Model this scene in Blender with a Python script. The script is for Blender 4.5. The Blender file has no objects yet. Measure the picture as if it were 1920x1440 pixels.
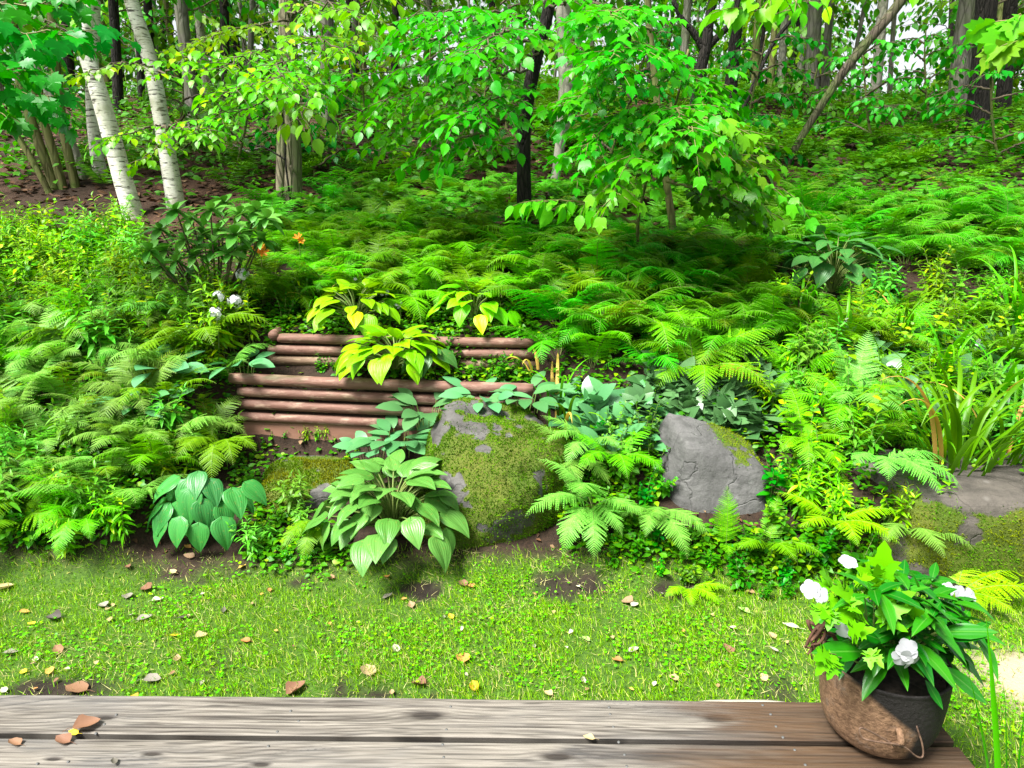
import bpy, math, random
import numpy as np

random.seed(11)
rng = np.random.default_rng(11)
R = math.radians
scene = bpy.context.scene
COL = scene.collection

# ------------------------------------------------------------------ camera, sky, sun, exposure
PITCH = 15.0
FPX = 1297.0                      # focal length in pixels of the 1920 px wide photograph
CAM = np.array([0.0, 0.0, 1.85])
cd = bpy.data.cameras.new("camera")
cam = bpy.data.objects.new("camera", cd)
COL.objects.link(cam)
cam.location = CAM.tolist()
cam.rotation_euler = (R(90 - PITCH), 0, 0)
cd.sensor_width = 36.0
cd.lens = 36.0 * FPX / 1920.0
cd.clip_start = 0.05
cd.clip_end = 2000
scene.camera = cam

SUN_EL, SUN_AZ = 58.0, 232.0      # compass-like azimuth of the sun: behind the camera and to its left
w = bpy.data.worlds.new("World")
scene.world = w
w.use_nodes = True
nt = w.node_tree
bg = nt.nodes["Background"]
sky = nt.nodes.new("ShaderNodeTexSky")
sky.sky_type = 'NISHITA'
sky.sun_disc = False
sky.sun_elevation = R(SUN_EL)
sky.sun_rotation = R(SUN_AZ)
sky.air_density = 1.0
sky.dust_density = 3.0
sky.ozone_density = 1.0
hs = nt.nodes.new("ShaderNodeHueSaturation")      # overcast: the dome is nearly white
hs.inputs['Saturation'].default_value = 0.22
nt.links.new(sky.outputs[0], hs.inputs['Color'])
nt.links.new(hs.outputs[0], bg.inputs['Color'])
bg.inputs['Strength'].default_value = 0.07

sd = bpy.data.lights.new("sun", 'SUN')
sun = bpy.data.objects.new("sun", sd)
COL.objects.link(sun)
sd.energy = 3.5
sd.angle = R(20)
sd.color = (1.0, 0.98, 0.94)
az, el = R(SUN_AZ), R(SUN_EL)
sdir = np.array([math.sin(az) * math.cos(el), math.cos(az) * math.cos(el), math.sin(el)])
from mathutils import Vector, Matrix
sun.rotation_euler = Vector((-sdir).tolist()).to_track_quat('-Z', 'Y').to_euler()

scene.view_settings.view_transform = 'Standard'
scene.view_settings.look = 'None'
scene.view_settings.exposure = 1.9
scene.view_settings.gamma = 1.0
cy = scene.cycles
cy.max_bounces = 6
cy.diffuse_bounces = 3
cy.glossy_bounces = 2
cy.transmission_bounces = 3
cy.transparent_max_bounces = 4

# ------------------------------------------------------------------ numeric helpers
def nrm(a):
    a = np.asarray(a, float)
    return a / np.maximum(np.linalg.norm(a, axis=-1, keepdims=True), 1e-9)

def _hash(i, j, k):
    h = (i.astype(np.int64) * 374761393 + j.astype(np.int64) * 668265263 + k.astype(np.int64) * 1274126177) & 0xffffffff
    h = ((h ^ (h >> 13)) * 1274126177) & 0xffffffff
    h = h ^ (h >> 16)
    return (h & 0xffffff) / float(0xffffff)

def vnoise(p):
    p = np.asarray(p, float)
    f = np.floor(p)
    t = p - f
    t = t * t * (3 - 2 * t)
    i, j, k = f[:, 0].astype(np.int64), f[:, 1].astype(np.int64), f[:, 2].astype(np.int64)
    r = 0
    for a in (0, 1):
        for b in (0, 1):
            for c in (0, 1):
                wgt = (t[:, 0] if a else 1 - t[:, 0]) * (t[:, 1] if b else 1 - t[:, 1]) * (t[:, 2] if c else 1 - t[:, 2])
                r = r + wgt * _hash(i + a, j + b, k + c)
    return r

def fbm(p, o=4, g=0.5):
    p = np.asarray(p, float)
    s, a, n = 0, 1.0, 0
    for q in range(o):
        s = s + a * vnoise(p * 2 ** q + 17.3 * q)
        n += a
        a *= g
    return s / n

def n2(x, y, s=1.0, o=3, z=0.0):
    x, y = np.broadcast_arrays(np.asarray(x, float), np.asarray(y, float))
    return fbm(np.stack([x.ravel() * s, y.ravel() * s, np.full(x.size, z + 0.37)], 1), o).reshape(x.shape)

def sstep(a, b, x):
    t = np.clip((x - a) / (b - a), 0, 1)
    return t * t * (3 - 2 * t)

# ------------------------------------------------------------------ terrain height
P_MID = np.array([(-50, -.0), (3.06, 0), (3.3, .08), (3.7, .18), (4.2, .165), (4.40, .165), (4.45, .655), (4.78, .65), (4.83, .87),
                  (5.2, 1.02), (7.6, 1.75), (12, 2.95), (16, 4.0), (18, 4.2), (24, 3.6), (60, 1.0), (900, 0)])
P_OUT = np.array([(-50, -.0), (3.02, 0), (3.25, .16), (3.7, .36), (4.4, .72), (5.2, 1.05),
                  (7.6, 1.75), (12, 2.95), (16, 4.0), (18, 4.2), (24, 3.6), (60, 1.0), (900, 0)])
P_LED = np.array([(-50, -.0), (3.15, 0), (3.22, .38), (3.9, .56), (4.6, .82), (5.2, 1.05),
                  (7.6, 1.75), (12, 2.95), (16, 3.9), (18, 4.1), (24, 3.4), (60, .6), (900, 0)])

def ground_exact(x, y):
    x, y = np.broadcast_arrays(np.asarray(x, float), np.asarray(y, float))
    a = np.interp(y + np.clip((x + 1.81) * .072, 0, .15), P_MID[:, 0], P_MID[:, 1])
    b = np.interp(y, P_OUT[:, 0], P_OUT[:, 1])
    c = np.interp(y, P_LED[:, 0], P_LED[:, 1])
    wm = sstep(-2.05, -1.85, x) * (1 - sstep(.2, .5, x))
    wl = sstep(1.5, 1.9, x)
    z = a * wm + (1 - wm) * (b * (1 - wl) + c * wl)
    far = sstep(4.9, 9, y)
    z = z + far * (n2(x, y, .35, 2) - .5) * .5 + far * (n2(x, y, 1.4, 2, 4) - .5) * .15
    near = sstep(3.0, 3.4, y) * (1 - wm * (y > 4.2) * (y < 4.9))
    z = z + near * (n2(x, y, 4, 2, 7) - .5) * .06 + (n2(x, y, 1.7, 2, 9) - .5) * .03 * (1 - far)
    z = z + sstep(17, 22, y) * (1 - sstep(24, 50, y)) * -.6 * sstep(3, 7, x) 
    return z

_gx, _gy = np.arange(-14, 14.01, .04), np.arange(-1, 40.01, .04)
_GZ = ground_exact(*np.meshgrid(_gx, _gy))
def ground(x, y):
    x, y = np.broadcast_arrays(np.asarray(x, float), np.asarray(y, float))
    u, v = (x + 14) / .04, (y + 1) / .04
    i = np.clip(u.astype(int), 0, len(_gx) - 2); j = np.clip(v.astype(int), 0, len(_gy) - 2)
    a, b = np.clip(u - i, 0, 1), np.clip(v - j, 0, 1)
    return (_GZ[j, i] * (1 - a) + _GZ[j, i + 1] * a) * (1 - b) + (_GZ[j + 1, i] * (1 - a) + _GZ[j + 1, i + 1] * a) * b

cp, sp_ = math.cos(R(PITCH)), math.sin(R(PITCH))
FW, UP = np.array([0, cp, -sp_]), np.array([0, sp_, cp])
def ray(px, py):
    d = FW + (px - 960) / FPX * np.array([1, 0, 0]) + (720 - py) / FPX * UP
    return d
def P(px, py, Y):
    d = ray(px, py)
    return CAM + d * (Y / d[1])
def depth(p):
    return float(np.dot(np.asarray(p) - CAM, FW))
def G(px, py, lo=1.4, hi=40):
    d = ray(px, py)
    ts = np.linspace(lo, hi, 900)
    q = CAM[None] + d[None] / d[1] * ts[:, None]
    h = q[:, 2] - ground(q[:, 0], q[:, 1])
    i = np.argmax(h < 0)
    if h[i] >= 0:
        i = len(ts) - 1
    a, b = ts[max(i - 1, 0)], ts[i]
    for _ in range(12):
        m = (a + b) / 2
        q = CAM + d / d[1] * m
        if q[2] - float(ground(q[0], q[1])) < 0:
            b = m
        else:
            a = m
    q = CAM + d / d[1] * b
    return np.array([q[0], q[1], float(ground(q[0], q[1]))])
def gz(x, y):
    return float(ground(x, y))

# ------------------------------------------------------------------ mesh building
class MB:
    def __init__(s):
        s.v, s.f, s.uv, s.m, s.n, s.col = [], [], [], [], 0, []
        s.smooth = True
    def add(s, v, faces, mat=0, uv=None, col=None):
        v = np.asarray(v, float).reshape(-1, 3)
        for f in faces:
            f = np.asarray(f, np.int64)
            if len(f):
                s.f.append(f + s.n)
                s.m.append(np.full(len(f), mat, np.int32))
        s.v.append(v)
        s.uv.append(np.zeros((len(v), 2)) if uv is None else np.asarray(uv, float))
        s.col.append(np.ones((len(v), 3)) if col is None else np.asarray(col, float))
        s.n += len(v)
        return s
    def inst(s, T, pos, S, F, N, scale, mat=0):
        pos = np.atleast_2d(pos)
        k = len(pos)
        scale = np.asarray(scale, float)
        if scale.ndim == 0:
            scale = np.full((k, 3), float(scale))
        elif scale.ndim == 1:
            scale = np.repeat(scale[:, None], 3, 1)
        tv = T['v'][None] * scale[:, None, :]
        v = pos[:, None] + tv[..., 0:1] * S[:, None] + tv[..., 1:2] * F[:, None] + tv[..., 2:3] * N[:, None]
        nv = T['v'].shape[0]
        off = (np.arange(k) * nv)[:, None, None]
        fs = [(f[None] + off).reshape(-1, f.shape[1]) for f in T['f'] if len(f)]
        s.add(v.reshape(-1, 3), fs, mat, np.tile(T['uv'], (k, 1)))
        return s
    def mesh(s, name, mats, color=False):
        me = bpy.data.meshes.new(name)
        if not s.v:
            return me
        v = np.concatenate(s.v)
        me.vertices.add(len(v))
        me.vertices.foreach_set('co', v.astype(np.float32).ravel())
        lt = np.concatenate([np.full(len(f), f.shape[1], np.int32) for f in s.f])
        lv = np.concatenate([f.ravel() for f in s.f]).astype(np.int32)
        me.loops.add(len(lv))
        me.loops.foreach_set('vertex_index', lv)
        me.polygons.add(len(lt))
        ls = np.concatenate([[0], np.cumsum(lt)[:-1]]).astype(np.int32)
        me.polygons.foreach_set('loop_start', ls)
        me.polygons.foreach_set('material_index', np.concatenate(s.m))
        me.polygons.foreach_set('use_smooth', np.full(len(lt), s.smooth))
        me.update(calc_edges=True)
        uv = np.concatenate(s.uv)
        ul = me.uv_layers.new(name='UVMap')
        ul.data.foreach_set('uv', uv[lv].astype(np.float32).ravel())
        if color:
            c = np.concatenate(s.col)
            ca = me.color_attributes.new('tone', 'FLOAT_COLOR', 'POINT')
            ca.data.foreach_set('color', np.concatenate([c, np.ones((len(c), 1))], 1).astype(np.float32).ravel())
        for m in (mats if isinstance(mats, (list, tuple)) else [mats]):
            me.materials.append(m)
        me.validate()
        return me

def tag(o, label=None, cat=None, group=None, kind=None):
    if label: o['label'] = label
    if cat: o['category'] = cat
    if group: o['group'] = group
    if kind: o['kind'] = kind
    return o
def link(name, me, loc=(0, 0, 0), rot=(0, 0, 0), sc=1.0, parent=None):
    o = bpy.data.objects.new(name, me)
    COL.objects.link(o)
    if parent is not None:
        o.parent = parent
    o.location = [float(a) for a in loc]
    o.rotation_euler = rot
    o.scale = (sc, sc, sc) if np.isscalar(sc) else sc
    return o
def empty(name, loc, rot=(0, 0, 0), sc=1.0):
    o = link(name, None, loc, rot, sc)
    o.empty_display_size = .1
    return o

def tube(mb, path, rad, k=8, mat=0, cap=True, noise=0.0, seed=0):
    path = np.asarray(path, float)
    n = len(path)
    rad = np.broadcast_to(np.asarray(rad, float), (n,))
    t = nrm(np.gradient(path, axis=0))
    ref = np.array([0, 0, 1.0]) if abs(t[:, 2]).mean() < .8 else np.array([0, 1.0, 0])
    a = nrm(np.cross(t, ref)); b = np.cross(t, a)
    th = np.arange(k) / k * 2 * math.pi
    rr = np.repeat(rad[:, None], k, 1)
    if noise:
        q = np.stack([np.cos(th)[None] * np.ones((n, 1)) * 1.3 + seed, np.sin(th)[None] * np.ones((n, 1)) * 1.3, np.repeat(np.arange(n)[:, None], k, 1) * .35], -1)
        rr = rr * (1 + noise * (fbm(q.reshape(-1, 3), 3).reshape(n, k) - .5) * 2)
    v = path[:, None] + rr[..., None] * (np.cos(th)[None, :, None] * a[:, None] + np.sin(th)[None, :, None] * b[:, None])
    i = np.arange(n - 1)[:, None] * k; j = np.arange(k)[None]; j2 = (j + 1) % k
    q = np.stack([i + j, i + j2, i + k + j2, i + k + j], -1).reshape(-1, 4)
    uv = np.stack([np.repeat(np.arange(k)[None] / k, n, 0), np.repeat(np.linspace(0, 1, n)[:, None], k, 1)], -1).reshape(-1, 2)
    v = v.reshape(-1, 3)
    fs = [q]
    if cap:
        v = np.concatenate([v, path[:1], path[-1:]]); uv = np.concatenate([uv, [[0, 0], [0, 1]]])
        j = np.arange(k); j2 = (j + 1) % k; o = (n - 1) * k
        fs.append(np.concatenate([np.stack([j2, j, np.full(k, n * k)], 1), np.stack([o + j, o + j2, np.full(k, n * k + 1)], 1)]))
    mb.add(v, fs, mat, uv)
    return mb

def curve(pts, n):
    """Catmull-Rom resample"""
    pts = np.asarray(pts, float)
    if len(pts) == 2:
        return pts[0] + (pts[1] - pts[0]) * np.linspace(0, 1, n)[:, None]
    p = np.concatenate([[2 * pts[0] - pts[1]], pts, [2 * pts[-1] - pts[-2]]])
    m = len(pts) - 1
    u = np.linspace(0, m - 1e-6, n); i = u.astype(int); t = (u - i)[:, None]
    a, b, c, d = p[i], p[i + 1], p[i + 2], p[i + 3]
    return .5 * (2 * b + (c - a) * t + (2 * a - 5 * b + 4 * c - d) * t ** 2 + (3 * b - a - 3 * c + d) * t ** 3)

# ---- leaf templates: x across, y along, z normal
def leaf_T(ts, ws, fold=.15, curl=.25, cup=0.0):
    ts, ws = np.asarray(ts, float), np.asarray(ws, float)
    n = len(ts)
    mid = np.stack([np.zeros(n), ts, -curl * ts ** 2], 1)
    l = np.stack([-ws, ts, -curl * ts ** 2 + fold * ws - cup * ws ** 2], 1)
    r = l.copy(); r[:, 0] *= -1
    v = np.concatenate([mid, l, r])
    uv = np.concatenate([np.stack([np.full(n, .5), ts], 1), np.stack([.5 - ws, ts], 1), np.stack([.5 + ws, ts], 1)])
    i = np.arange(n - 1)
    q = np.concatenate([np.stack([i, i + 1, n + i + 1, n + i], 1), np.stack([i, 2 * n + i, 2 * n + i + 1, i + 1], 1)])
    return dict(v=v, f=[q], uv=uv)
def outline_T(right, curl=.25, fold=.2, center=(0, .38)):
    """right: outline points from base to tip (x>=0)"""
    r = np.asarray(right, float)
    l = r[1:-1][::-1].copy(); l[:, 0] *= -1
    o = np.concatenate([r, l])
    n = len(o)
    pts = np.concatenate([o, [center]])
    z = -curl * pts[:, 1] ** 2 * np.sign(pts[:, 1]) + fold * np.abs(pts[:, 0]) - .25 * pts[:, 0] ** 2
    v = np.stack([pts[:, 0], pts[:, 1], z], 1)
    i = np.arange(n)
    return dict(v=v, f=[np.stack([i, (i + 1) % n, np.full(n, n)], 1)], uv=np.stack([pts[:, 0] + .5, pts[:, 1]], 1))

T_OV = leaf_T([0, .18, .42, .7, 1], [.0, .24, .33, .22, 0], .2, .22)
T_OV3 = leaf_T([0, .35, .7, 1], [.0, .32, .22, 0], .2, .25)
T_LAN = leaf_T([0, .2, .5, .8, 1], [.0, .10, .13, .07, 0], .3, .4)
T_ELL = leaf_T([0, .15, .4, .65, .88, 1], [.02, .13, .21, .20, .1, 0], .22, .35)
T_RND = leaf_T([0, .2, .5, .8, 1], [.05, .36, .46, .34, 0], .2, .2)
T_MAPLE = outline_T([(0, 0), (.14, -.06), (.42, -.04), (.36, .1), (.58, .22), (.5, .3), (.64, .52), (.44, .5), (.33, .46), (.34, .58), (.22, .72), (.12, .74), (0, 1.0)], .3, .15)
T_STRIPE = outline_T([(0, 0), (.16, -.05), (.32, .02), (.4, .2), (.42, .38), (.48, .66), (.34, .6), (.24, .64), (.16, .8), (.06, .9), (0, 1.05)], .3, .15)
T_TOOTH = outline_T([(0, 0), (.15, .04), (.25, .14), (.27, .2), (.34, .28), (.32, .36), (.36, .46), (.31, .52), (.31, .62), (.24, .68), (.2, .8), (.1, .88), (0, 1.05)], .25, .2, (0, .45))
T_CELERY = outline_T([(0, 0), (.08, .05), (.1, .16), (.34, .12), (.24, .22), (.4, .3), (.26, .34), (.16, .36), (.14, .46), (.34, .5), (.24, .58), (.3, .68), (.16, .68), (.12, .8), (.12, .9), (0, 1.1)], .3, .2, (0, .5))
_a = [(0, 0, 0)]
T_TRI = dict(v=np.array([(-.5, 0, 0), (.5, 0, 0), (.12, .55, -.02), (0, 1, -.12)]), f=[np.array([(0, 1, 2)]), np.array([(0, 2, 3)])], uv=np.array([(0, 0), (1, 0), (.6, .5), (.5, 1)]))
T_DIA = dict(v=np.array([(0, 0, 0), (.5, .5, .05), (0, 1, -.1), (-.5, .5, .05)]), f=[np.array([(0, 1, 2, 3)])], uv=np.array([(.5, 0), (1, .5), (.5, 1), (0, .5)]))

def frames(F, upv):
    F = nrm(F)
    S = nrm(np.cross(F, upv)); N = np.cross(S, F)
    return S, F, N

def rnd(k, s=1.0):
    return rng.normal(size=(k, 3)) * s

# ------------------------------------------------------------------ materials
def lin(h):
    c = [int(h[i:i + 2], 16) / 255 for i in (0, 2, 4)]
    return tuple(a / 12.92 if a <= .04045 else ((a + .055) / 1.055) ** 2.4 for a in c)

class NT:
    def __init__(s, name):
        s.m = bpy.data.materials.new(name); s.m.use_nodes = True
        s.t = s.m.node_tree; s.t.nodes.clear()
        s.out = s.t.nodes.new('ShaderNodeOutputMaterial')
    def n(s, typ, **kw):
        nd = s.t.nodes.new('ShaderNode' + typ)
        for k, v in kw.items():
            if k in nd.inputs: 
                s.i(nd, k, v)
            else:
                setattr(nd, k, v)
        return nd
    def i(s, nd, k, v):
        if isinstance(v, bpy.types.NodeSocket): s.t.links.new(v, nd.inputs[k])
        else:
            if hasattr(v, '__len__') and len(v) == 3 and nd.inputs[k].type == 'RGBA': v = (*v, 1)
            nd.inputs[k].default_value = v
    def mix(s, f, a, b, bt='MIX'):
        nd = s.t.nodes.new('ShaderNodeMix'); nd.data_type = 'RGBA'; nd.blend_type = bt
        for k, v in ((0, f), (6, a), (7, b)):
            if isinstance(v, bpy.types.NodeSocket): s.t.links.new(v, nd.inputs[k])
            else: nd.inputs[k].default_value = (*v, 1) if hasattr(v, '__len__') else v
        return nd.outputs[2]
    def math(s, op, a, b=0.0, c=None, clamp=False):
        nd = s.t.nodes.new('ShaderNodeMath'); nd.operation = op; nd.use_clamp = clamp
        for k, v in ((0, a), (1, b), (2, c)):
            if v is None: continue
            if isinstance(v, bpy.types.NodeSocket): s.t.links.new(v, nd.inputs[k])
            else: nd.inputs[k].default_value = v
        return nd.outputs[0]
    def ramp(s, f, stops):
        nd = s.t.nodes.new('ShaderNodeValToRGB')
        e = nd.color_ramp.elements
        while len(e) < len(stops): e.new(.5)
        for a, (p, c) in zip(e, stops):
            a.position = p; a.color = (*c, 1) if hasattr(c, '__len__') else (c, c, c, 1)
        s.t.links.new(f, nd.inputs[0])
        return nd.outputs[0]
    def obj(s, scale=(1, 1, 1)):
        tc = s.n('TexCoord'); mp = s.n('Mapping')
        s.t.links.new(tc.outputs['Object'], mp.inputs[0]); mp.inputs['Scale'].default_value = scale
        return mp.outputs[0]
    def noise(s, vec, sc, det=4, rough=.55, dist=0):
        nd = s.n('TexNoise', Scale=sc, Detail=det, Roughness=rough, Distortion=dist)
        if vec is not None: s.t.links.new(vec, nd.inputs['Vector'])
        return nd.outputs[0]
    def bump(s, h, st=.3, d=.01):
        return s.n('Bump', Height=h, Strength=st, Distance=d).outputs[0]
    def bsdf(s, color, rough=.7, normal=None, spec=.5, **kw):
        b = s.n('BsdfPrincipled')
        s.i(b, 'Base Color', color); s.i(b, 'Roughness', rough); b.inputs['Specular IOR Level'].default_value = spec
        if normal is not None: s.i(b, 'Normal', normal)
        for k, v in kw.items(): s.i(b, k, v)
        return b.outputs[0]
    def done(s, sh):
        s.t.links.new(sh, s.out.inputs[0]); return s.m

def leaf_mat(name, ca, cb, cc=None, rough=.45, trans=.3, spec=.25, vein=0.0, spots=0.0, pal=True):
    """colour varies leaf by leaf between ca and cb, and plant by plant"""
    if pal:
        ca, cb, cc = [None if q is None else (q[0], q[1] * 1.08, q[2] * (.55 if q[1] > q[0] else 1)) for q in (ca, cb, cc)]
    t = NT(name)
    g = t.n('NewGeometry'); oi = t.n('ObjectInfo')
    rpi = g.outputs['Random Per Island']
    c = t.mix(rpi, ca, cb)
    if cc is not None:
        c = t.mix(t.math('GREATER_THAN', t.math('FRACT', t.math('MULTIPLY', rpi, 17.3)), .9), c, cc)
    v = t.math('MULTIPLY_ADD', oi.outputs['Random'], .6, .7)
    hsv = t.n('HueSaturation', Color=c, Value=v, Saturation=1.12 if pal and ca[1] > ca[0] else 1.0)
    t.i(hsv, 'Hue', t.math('MULTIPLY_ADD', oi.outputs['Random'], .045, .48))
    c = hsv.outputs[0]
    nm = None
    uv = t.n('TexCoord').outputs['UV']
    if vein:
        sx = t.n('SeparateXYZ', Vector=uv)
        ph = t.math('SINE', t.math('MULTIPLY', sx.outputs[0], 62.0))
        nm = t.bump(ph, vein, .004)
        mid = t.math('LESS_THAN', t.math('ABSOLUTE', t.math('SUBTRACT', sx.outputs[0], .5)), .012)
        c = t.mix(t.math('MULTIPLY', mid, .14), c, (.25, .45, .1))
    if spots:
        nz = t.noise(t.obj(), 60, 2)
        c = t.mix(t.math('MULTIPLY', t.ramp(nz, [(.62, 0.0), (.7, 1.0)]), spots), c, (.3, .2, .05))
    b = t.bsdf(c, rough, nm, spec)
    tl = t.n('BsdfTranslucent')
    hs2 = t.n('HueSaturation', Color=c, Value=1.5, Saturation=1.08, Hue=.494)
    t.t.links.new(hs2.outputs[0], tl.inputs[0])
    mx = t.n('MixShader'); mx.inputs[0].default_value = trans * .8
    t.t.links.new(b, mx.inputs[1]); t.t.links.new(tl.outputs[0], mx.inputs[2])
    return t.done(mx.outputs[0])

def simple_mat(name, ca, cb, sc=8, rough=.8, bump=.2, stretch=(1, 1, 1), spec=.3, det=5, bd=.005):
    t = NT(name)
    nz = t.noise(t.obj(stretch), sc, det)
    c = t.mix(t.ramp(nz, [(.35, 0.0), (.65, 1.0)]), ca, cb)
    return t.done(t.bsdf(c, rough, t.bump(nz, bump, bd), spec))

M = {}
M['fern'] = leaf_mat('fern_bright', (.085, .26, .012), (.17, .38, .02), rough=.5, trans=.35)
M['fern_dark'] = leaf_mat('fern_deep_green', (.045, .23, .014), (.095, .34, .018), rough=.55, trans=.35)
M['fern_pale'] = leaf_mat('fern_pale', (.12, .33, .032), (.20, .42, .055), rough=.5, trans=.35, pal=False)
M['fern_yel'] = leaf_mat('fern_yellow_green', (.16, .34, .015), (.30, .42, .03), rough=.5, trans=.35)
M['fern_old'] = leaf_mat('fern_old', (.09, .25, .012), (.16, .30, .02), (.2, .18, .03), rough=.6, trans=.3)
M['stalk'] = simple_mat('green_stalk', (.10, .18, .03), (.16, .2, .05), 20, .6)
M['weed'] = leaf_mat('weed_leaf', (.10, .28, .025), (.22, .42, .05), (.4, .5, .08), rough=.45)
M['weed_blue'] = leaf_mat('weed_leaf_cool', (.09, .26, .07), (.18, .38, .13), rough=.4)
M['weed_dark'] = leaf_mat('weed_leaf_dark', (.02, .13, .02), (.05, .19, .025), rough=.4)
M['hosta'] = leaf_mat('hosta_green', (.06, .27, .035), (.105, .36, .06), pal=False, rough=.36, trans=.2, spec=.3, vein=.2, spots=.3)
M['hosta_dk'] = leaf_mat('hosta_dark', (.025, .145, .024), (.05, .21, .036), pal=False, rough=.38, trans=.2, spec=.3, vein=.16, spots=.3)
M['hosta_yel'] = leaf_mat('hosta_chartreuse', (.12, .35, .010), (.24, .46, .016), rough=.4, trans=.25, vein=.2, spots=.4)
M['hosta_var'] = leaf_mat('hosta_yellowgreen', (.13, .34, .02), (.24, .44, .03), (.4, .48, .04), rough=.4, trans=.25, vein=.2, spots=.3)
M['lily'] = leaf_mat('lily_of_the_valley', (.05, .185, .055), (.10, .28, .09), pal=False, rough=.34, trans=.2, spec=.5)
M['strap'] = leaf_mat('strap_leaf', (.06, .24, .02), (.13, .34, .04), rough=.4)
M['strap_yel'] = leaf_mat('strap_leaf_yellow', (.6, .45, .07), (.62, .35, .09), rough=.5)
M['rhodo'] = leaf_mat('rhododendron_leaf', (.05, .2, .07), (.14, .33, .15), rough=.28, trans=.12, spec=.55)
M['cover'] = leaf_mat('ground_cover_leaf', (.03, .15, .02), (.09, .25, .03), (.2, .33, .04), rough=.45)
M['maple'] = leaf_mat('maple_leaf', (.04, .21, .02), (.09, .30, .035), rough=.4, trans=.42)
M['maple_dk'] = leaf_mat('maple_leaf_deep', (.02, .15, .025), (.04, .2, .03), rough=.4, trans=.4)
M['maple_pale'] = leaf_mat('maple_leaf_pale', (.10, .27, .06), (.17, .36, .09), rough=.4, trans=.4)
M['beech'] = leaf_mat('understorey_leaf', (.08, .25, .03), (.17, .36, .06), (.3, .45, .05), rough=.4, trans=.4)
M['wood_leaf'] = leaf_mat('woodland_leaf', (.025, .15, .012), (.07, .24, .018), rough=.5, trans=.32)
M['wood_leaf_lt'] = leaf_mat('woodland_leaf_light', (.08, .24, .012), (.2, .36, .02), rough=.5, trans=.5)
M['imp'] = leaf_mat('impatiens_leaf', (.014, .095, .022), (.045, .17, .04), rough=.3, trans=.12, spec=.4, vein=.08)
M['celery'] = leaf_mat('lobed_lime_leaf', (.085, .30, .012), (.15, .40, .02), rough=.45, trans=.3)
def petal_mat(name, ca, cb):
    t = NT(name)
    g = t.n('NewGeometry')
    c = t.mix(g.outputs['Random Per Island'], ca, cb)
    b = t.bsdf(c, .5); tl = t.n('BsdfTranslucent', Color=c); mx = t.n('MixShader'); mx.inputs[0].default_value = .3
    t.t.links.new(b, mx.inputs[1]); t.t.links.new(tl.outputs[0], mx.inputs[2])
    return t.done(mx.outputs[0])
M['white'] = petal_mat('white_petal', (.40, .40, .44), (.48, .48, .50))
M['phlox'] = petal_mat('phlox_petal', (.62, .62, .65), (.72, .72, .74))
M['orange'] = petal_mat('orange_petal', (.75, .22, .01), (.8, .33, .02))
M['grass'] = leaf_mat('lawn_blade', (.085, .215, .010), (.24, .36, .022), (.40, .36, .12), rough=.5, trans=.3)
M['clover'] = leaf_mat('lawn_clover', (.07, .26, .02), (.16, .38, .04), (.24, .42, .05), rough=.45, trans=.3)
M['straw'] = leaf_mat('dry_grass_straw', (.35, .28, .12), (.5, .42, .2), rough=.7, trans=.2)
M['litter'] = leaf_mat('leaf_litter', (.05, .022, .011), (.13, .06, .03), (.22, .13, .07), rough=.7, trans=.05)
M['moss'] = leaf_mat('moss_tuft', (.045, .14, .003), (.13, .24, .006), rough=.8, trans=.2, spec=.1)
M['moss_dk'] = leaf_mat('moss_tuft_deep', (.03, .085, .004), (.075, .14, .006), rough=.8, trans=.15, spec=.1)
M['moss_yel'] = leaf_mat('moss_tuft_golden', (.09, .125, .004), (.19, .21, .008), rough=.8, trans=.2, spec=.1)

def mat_ground():
    t = NT('ground_soil')
    at = t.n('Attribute', attribute_name='tone')
    sp = t.n('SeparateXYZ', Vector=at.outputs['Vector'])
    o = t.obj()
    n1 = t.noise(o, 9, 6, .65); nf = t.noise(o, 70, 4, .6); n3 = t.noise(o, 2.0, 3)
    soil = t.mix(t.ramp(n1, [(.3, 0.0), (.7, 1.0)]), (.008, .0065, .0045), (.034, .026, .018))
    litter = t.mix(t.ramp(nf, [(.35, 0.0), (.65, 1.0)]), (.022, .012, .008), (.085, .045, .027))
    turf = t.mix(t.ramp(nf, [(.3, 0.0), (.7, 1.0)]), (.022, .06, .008), (.075, .15, .014))
    sand = t.mix(nf, (.25, .19, .12), (.42, .34, .24))
    c = t.mix(sp.outputs[0], soil, litter)
    c = t.mix(sp.outputs[1], c, turf)
    c = t.mix(sp.outputs[2], c, sand)
    h = t.math('ADD', n1, t.math('MULTIPLY', nf, .6))
    return t.done(t.bsdf(c, .9, t.bump(h, .6, .02), .15))
M['ground'] = mat_ground()

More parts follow.
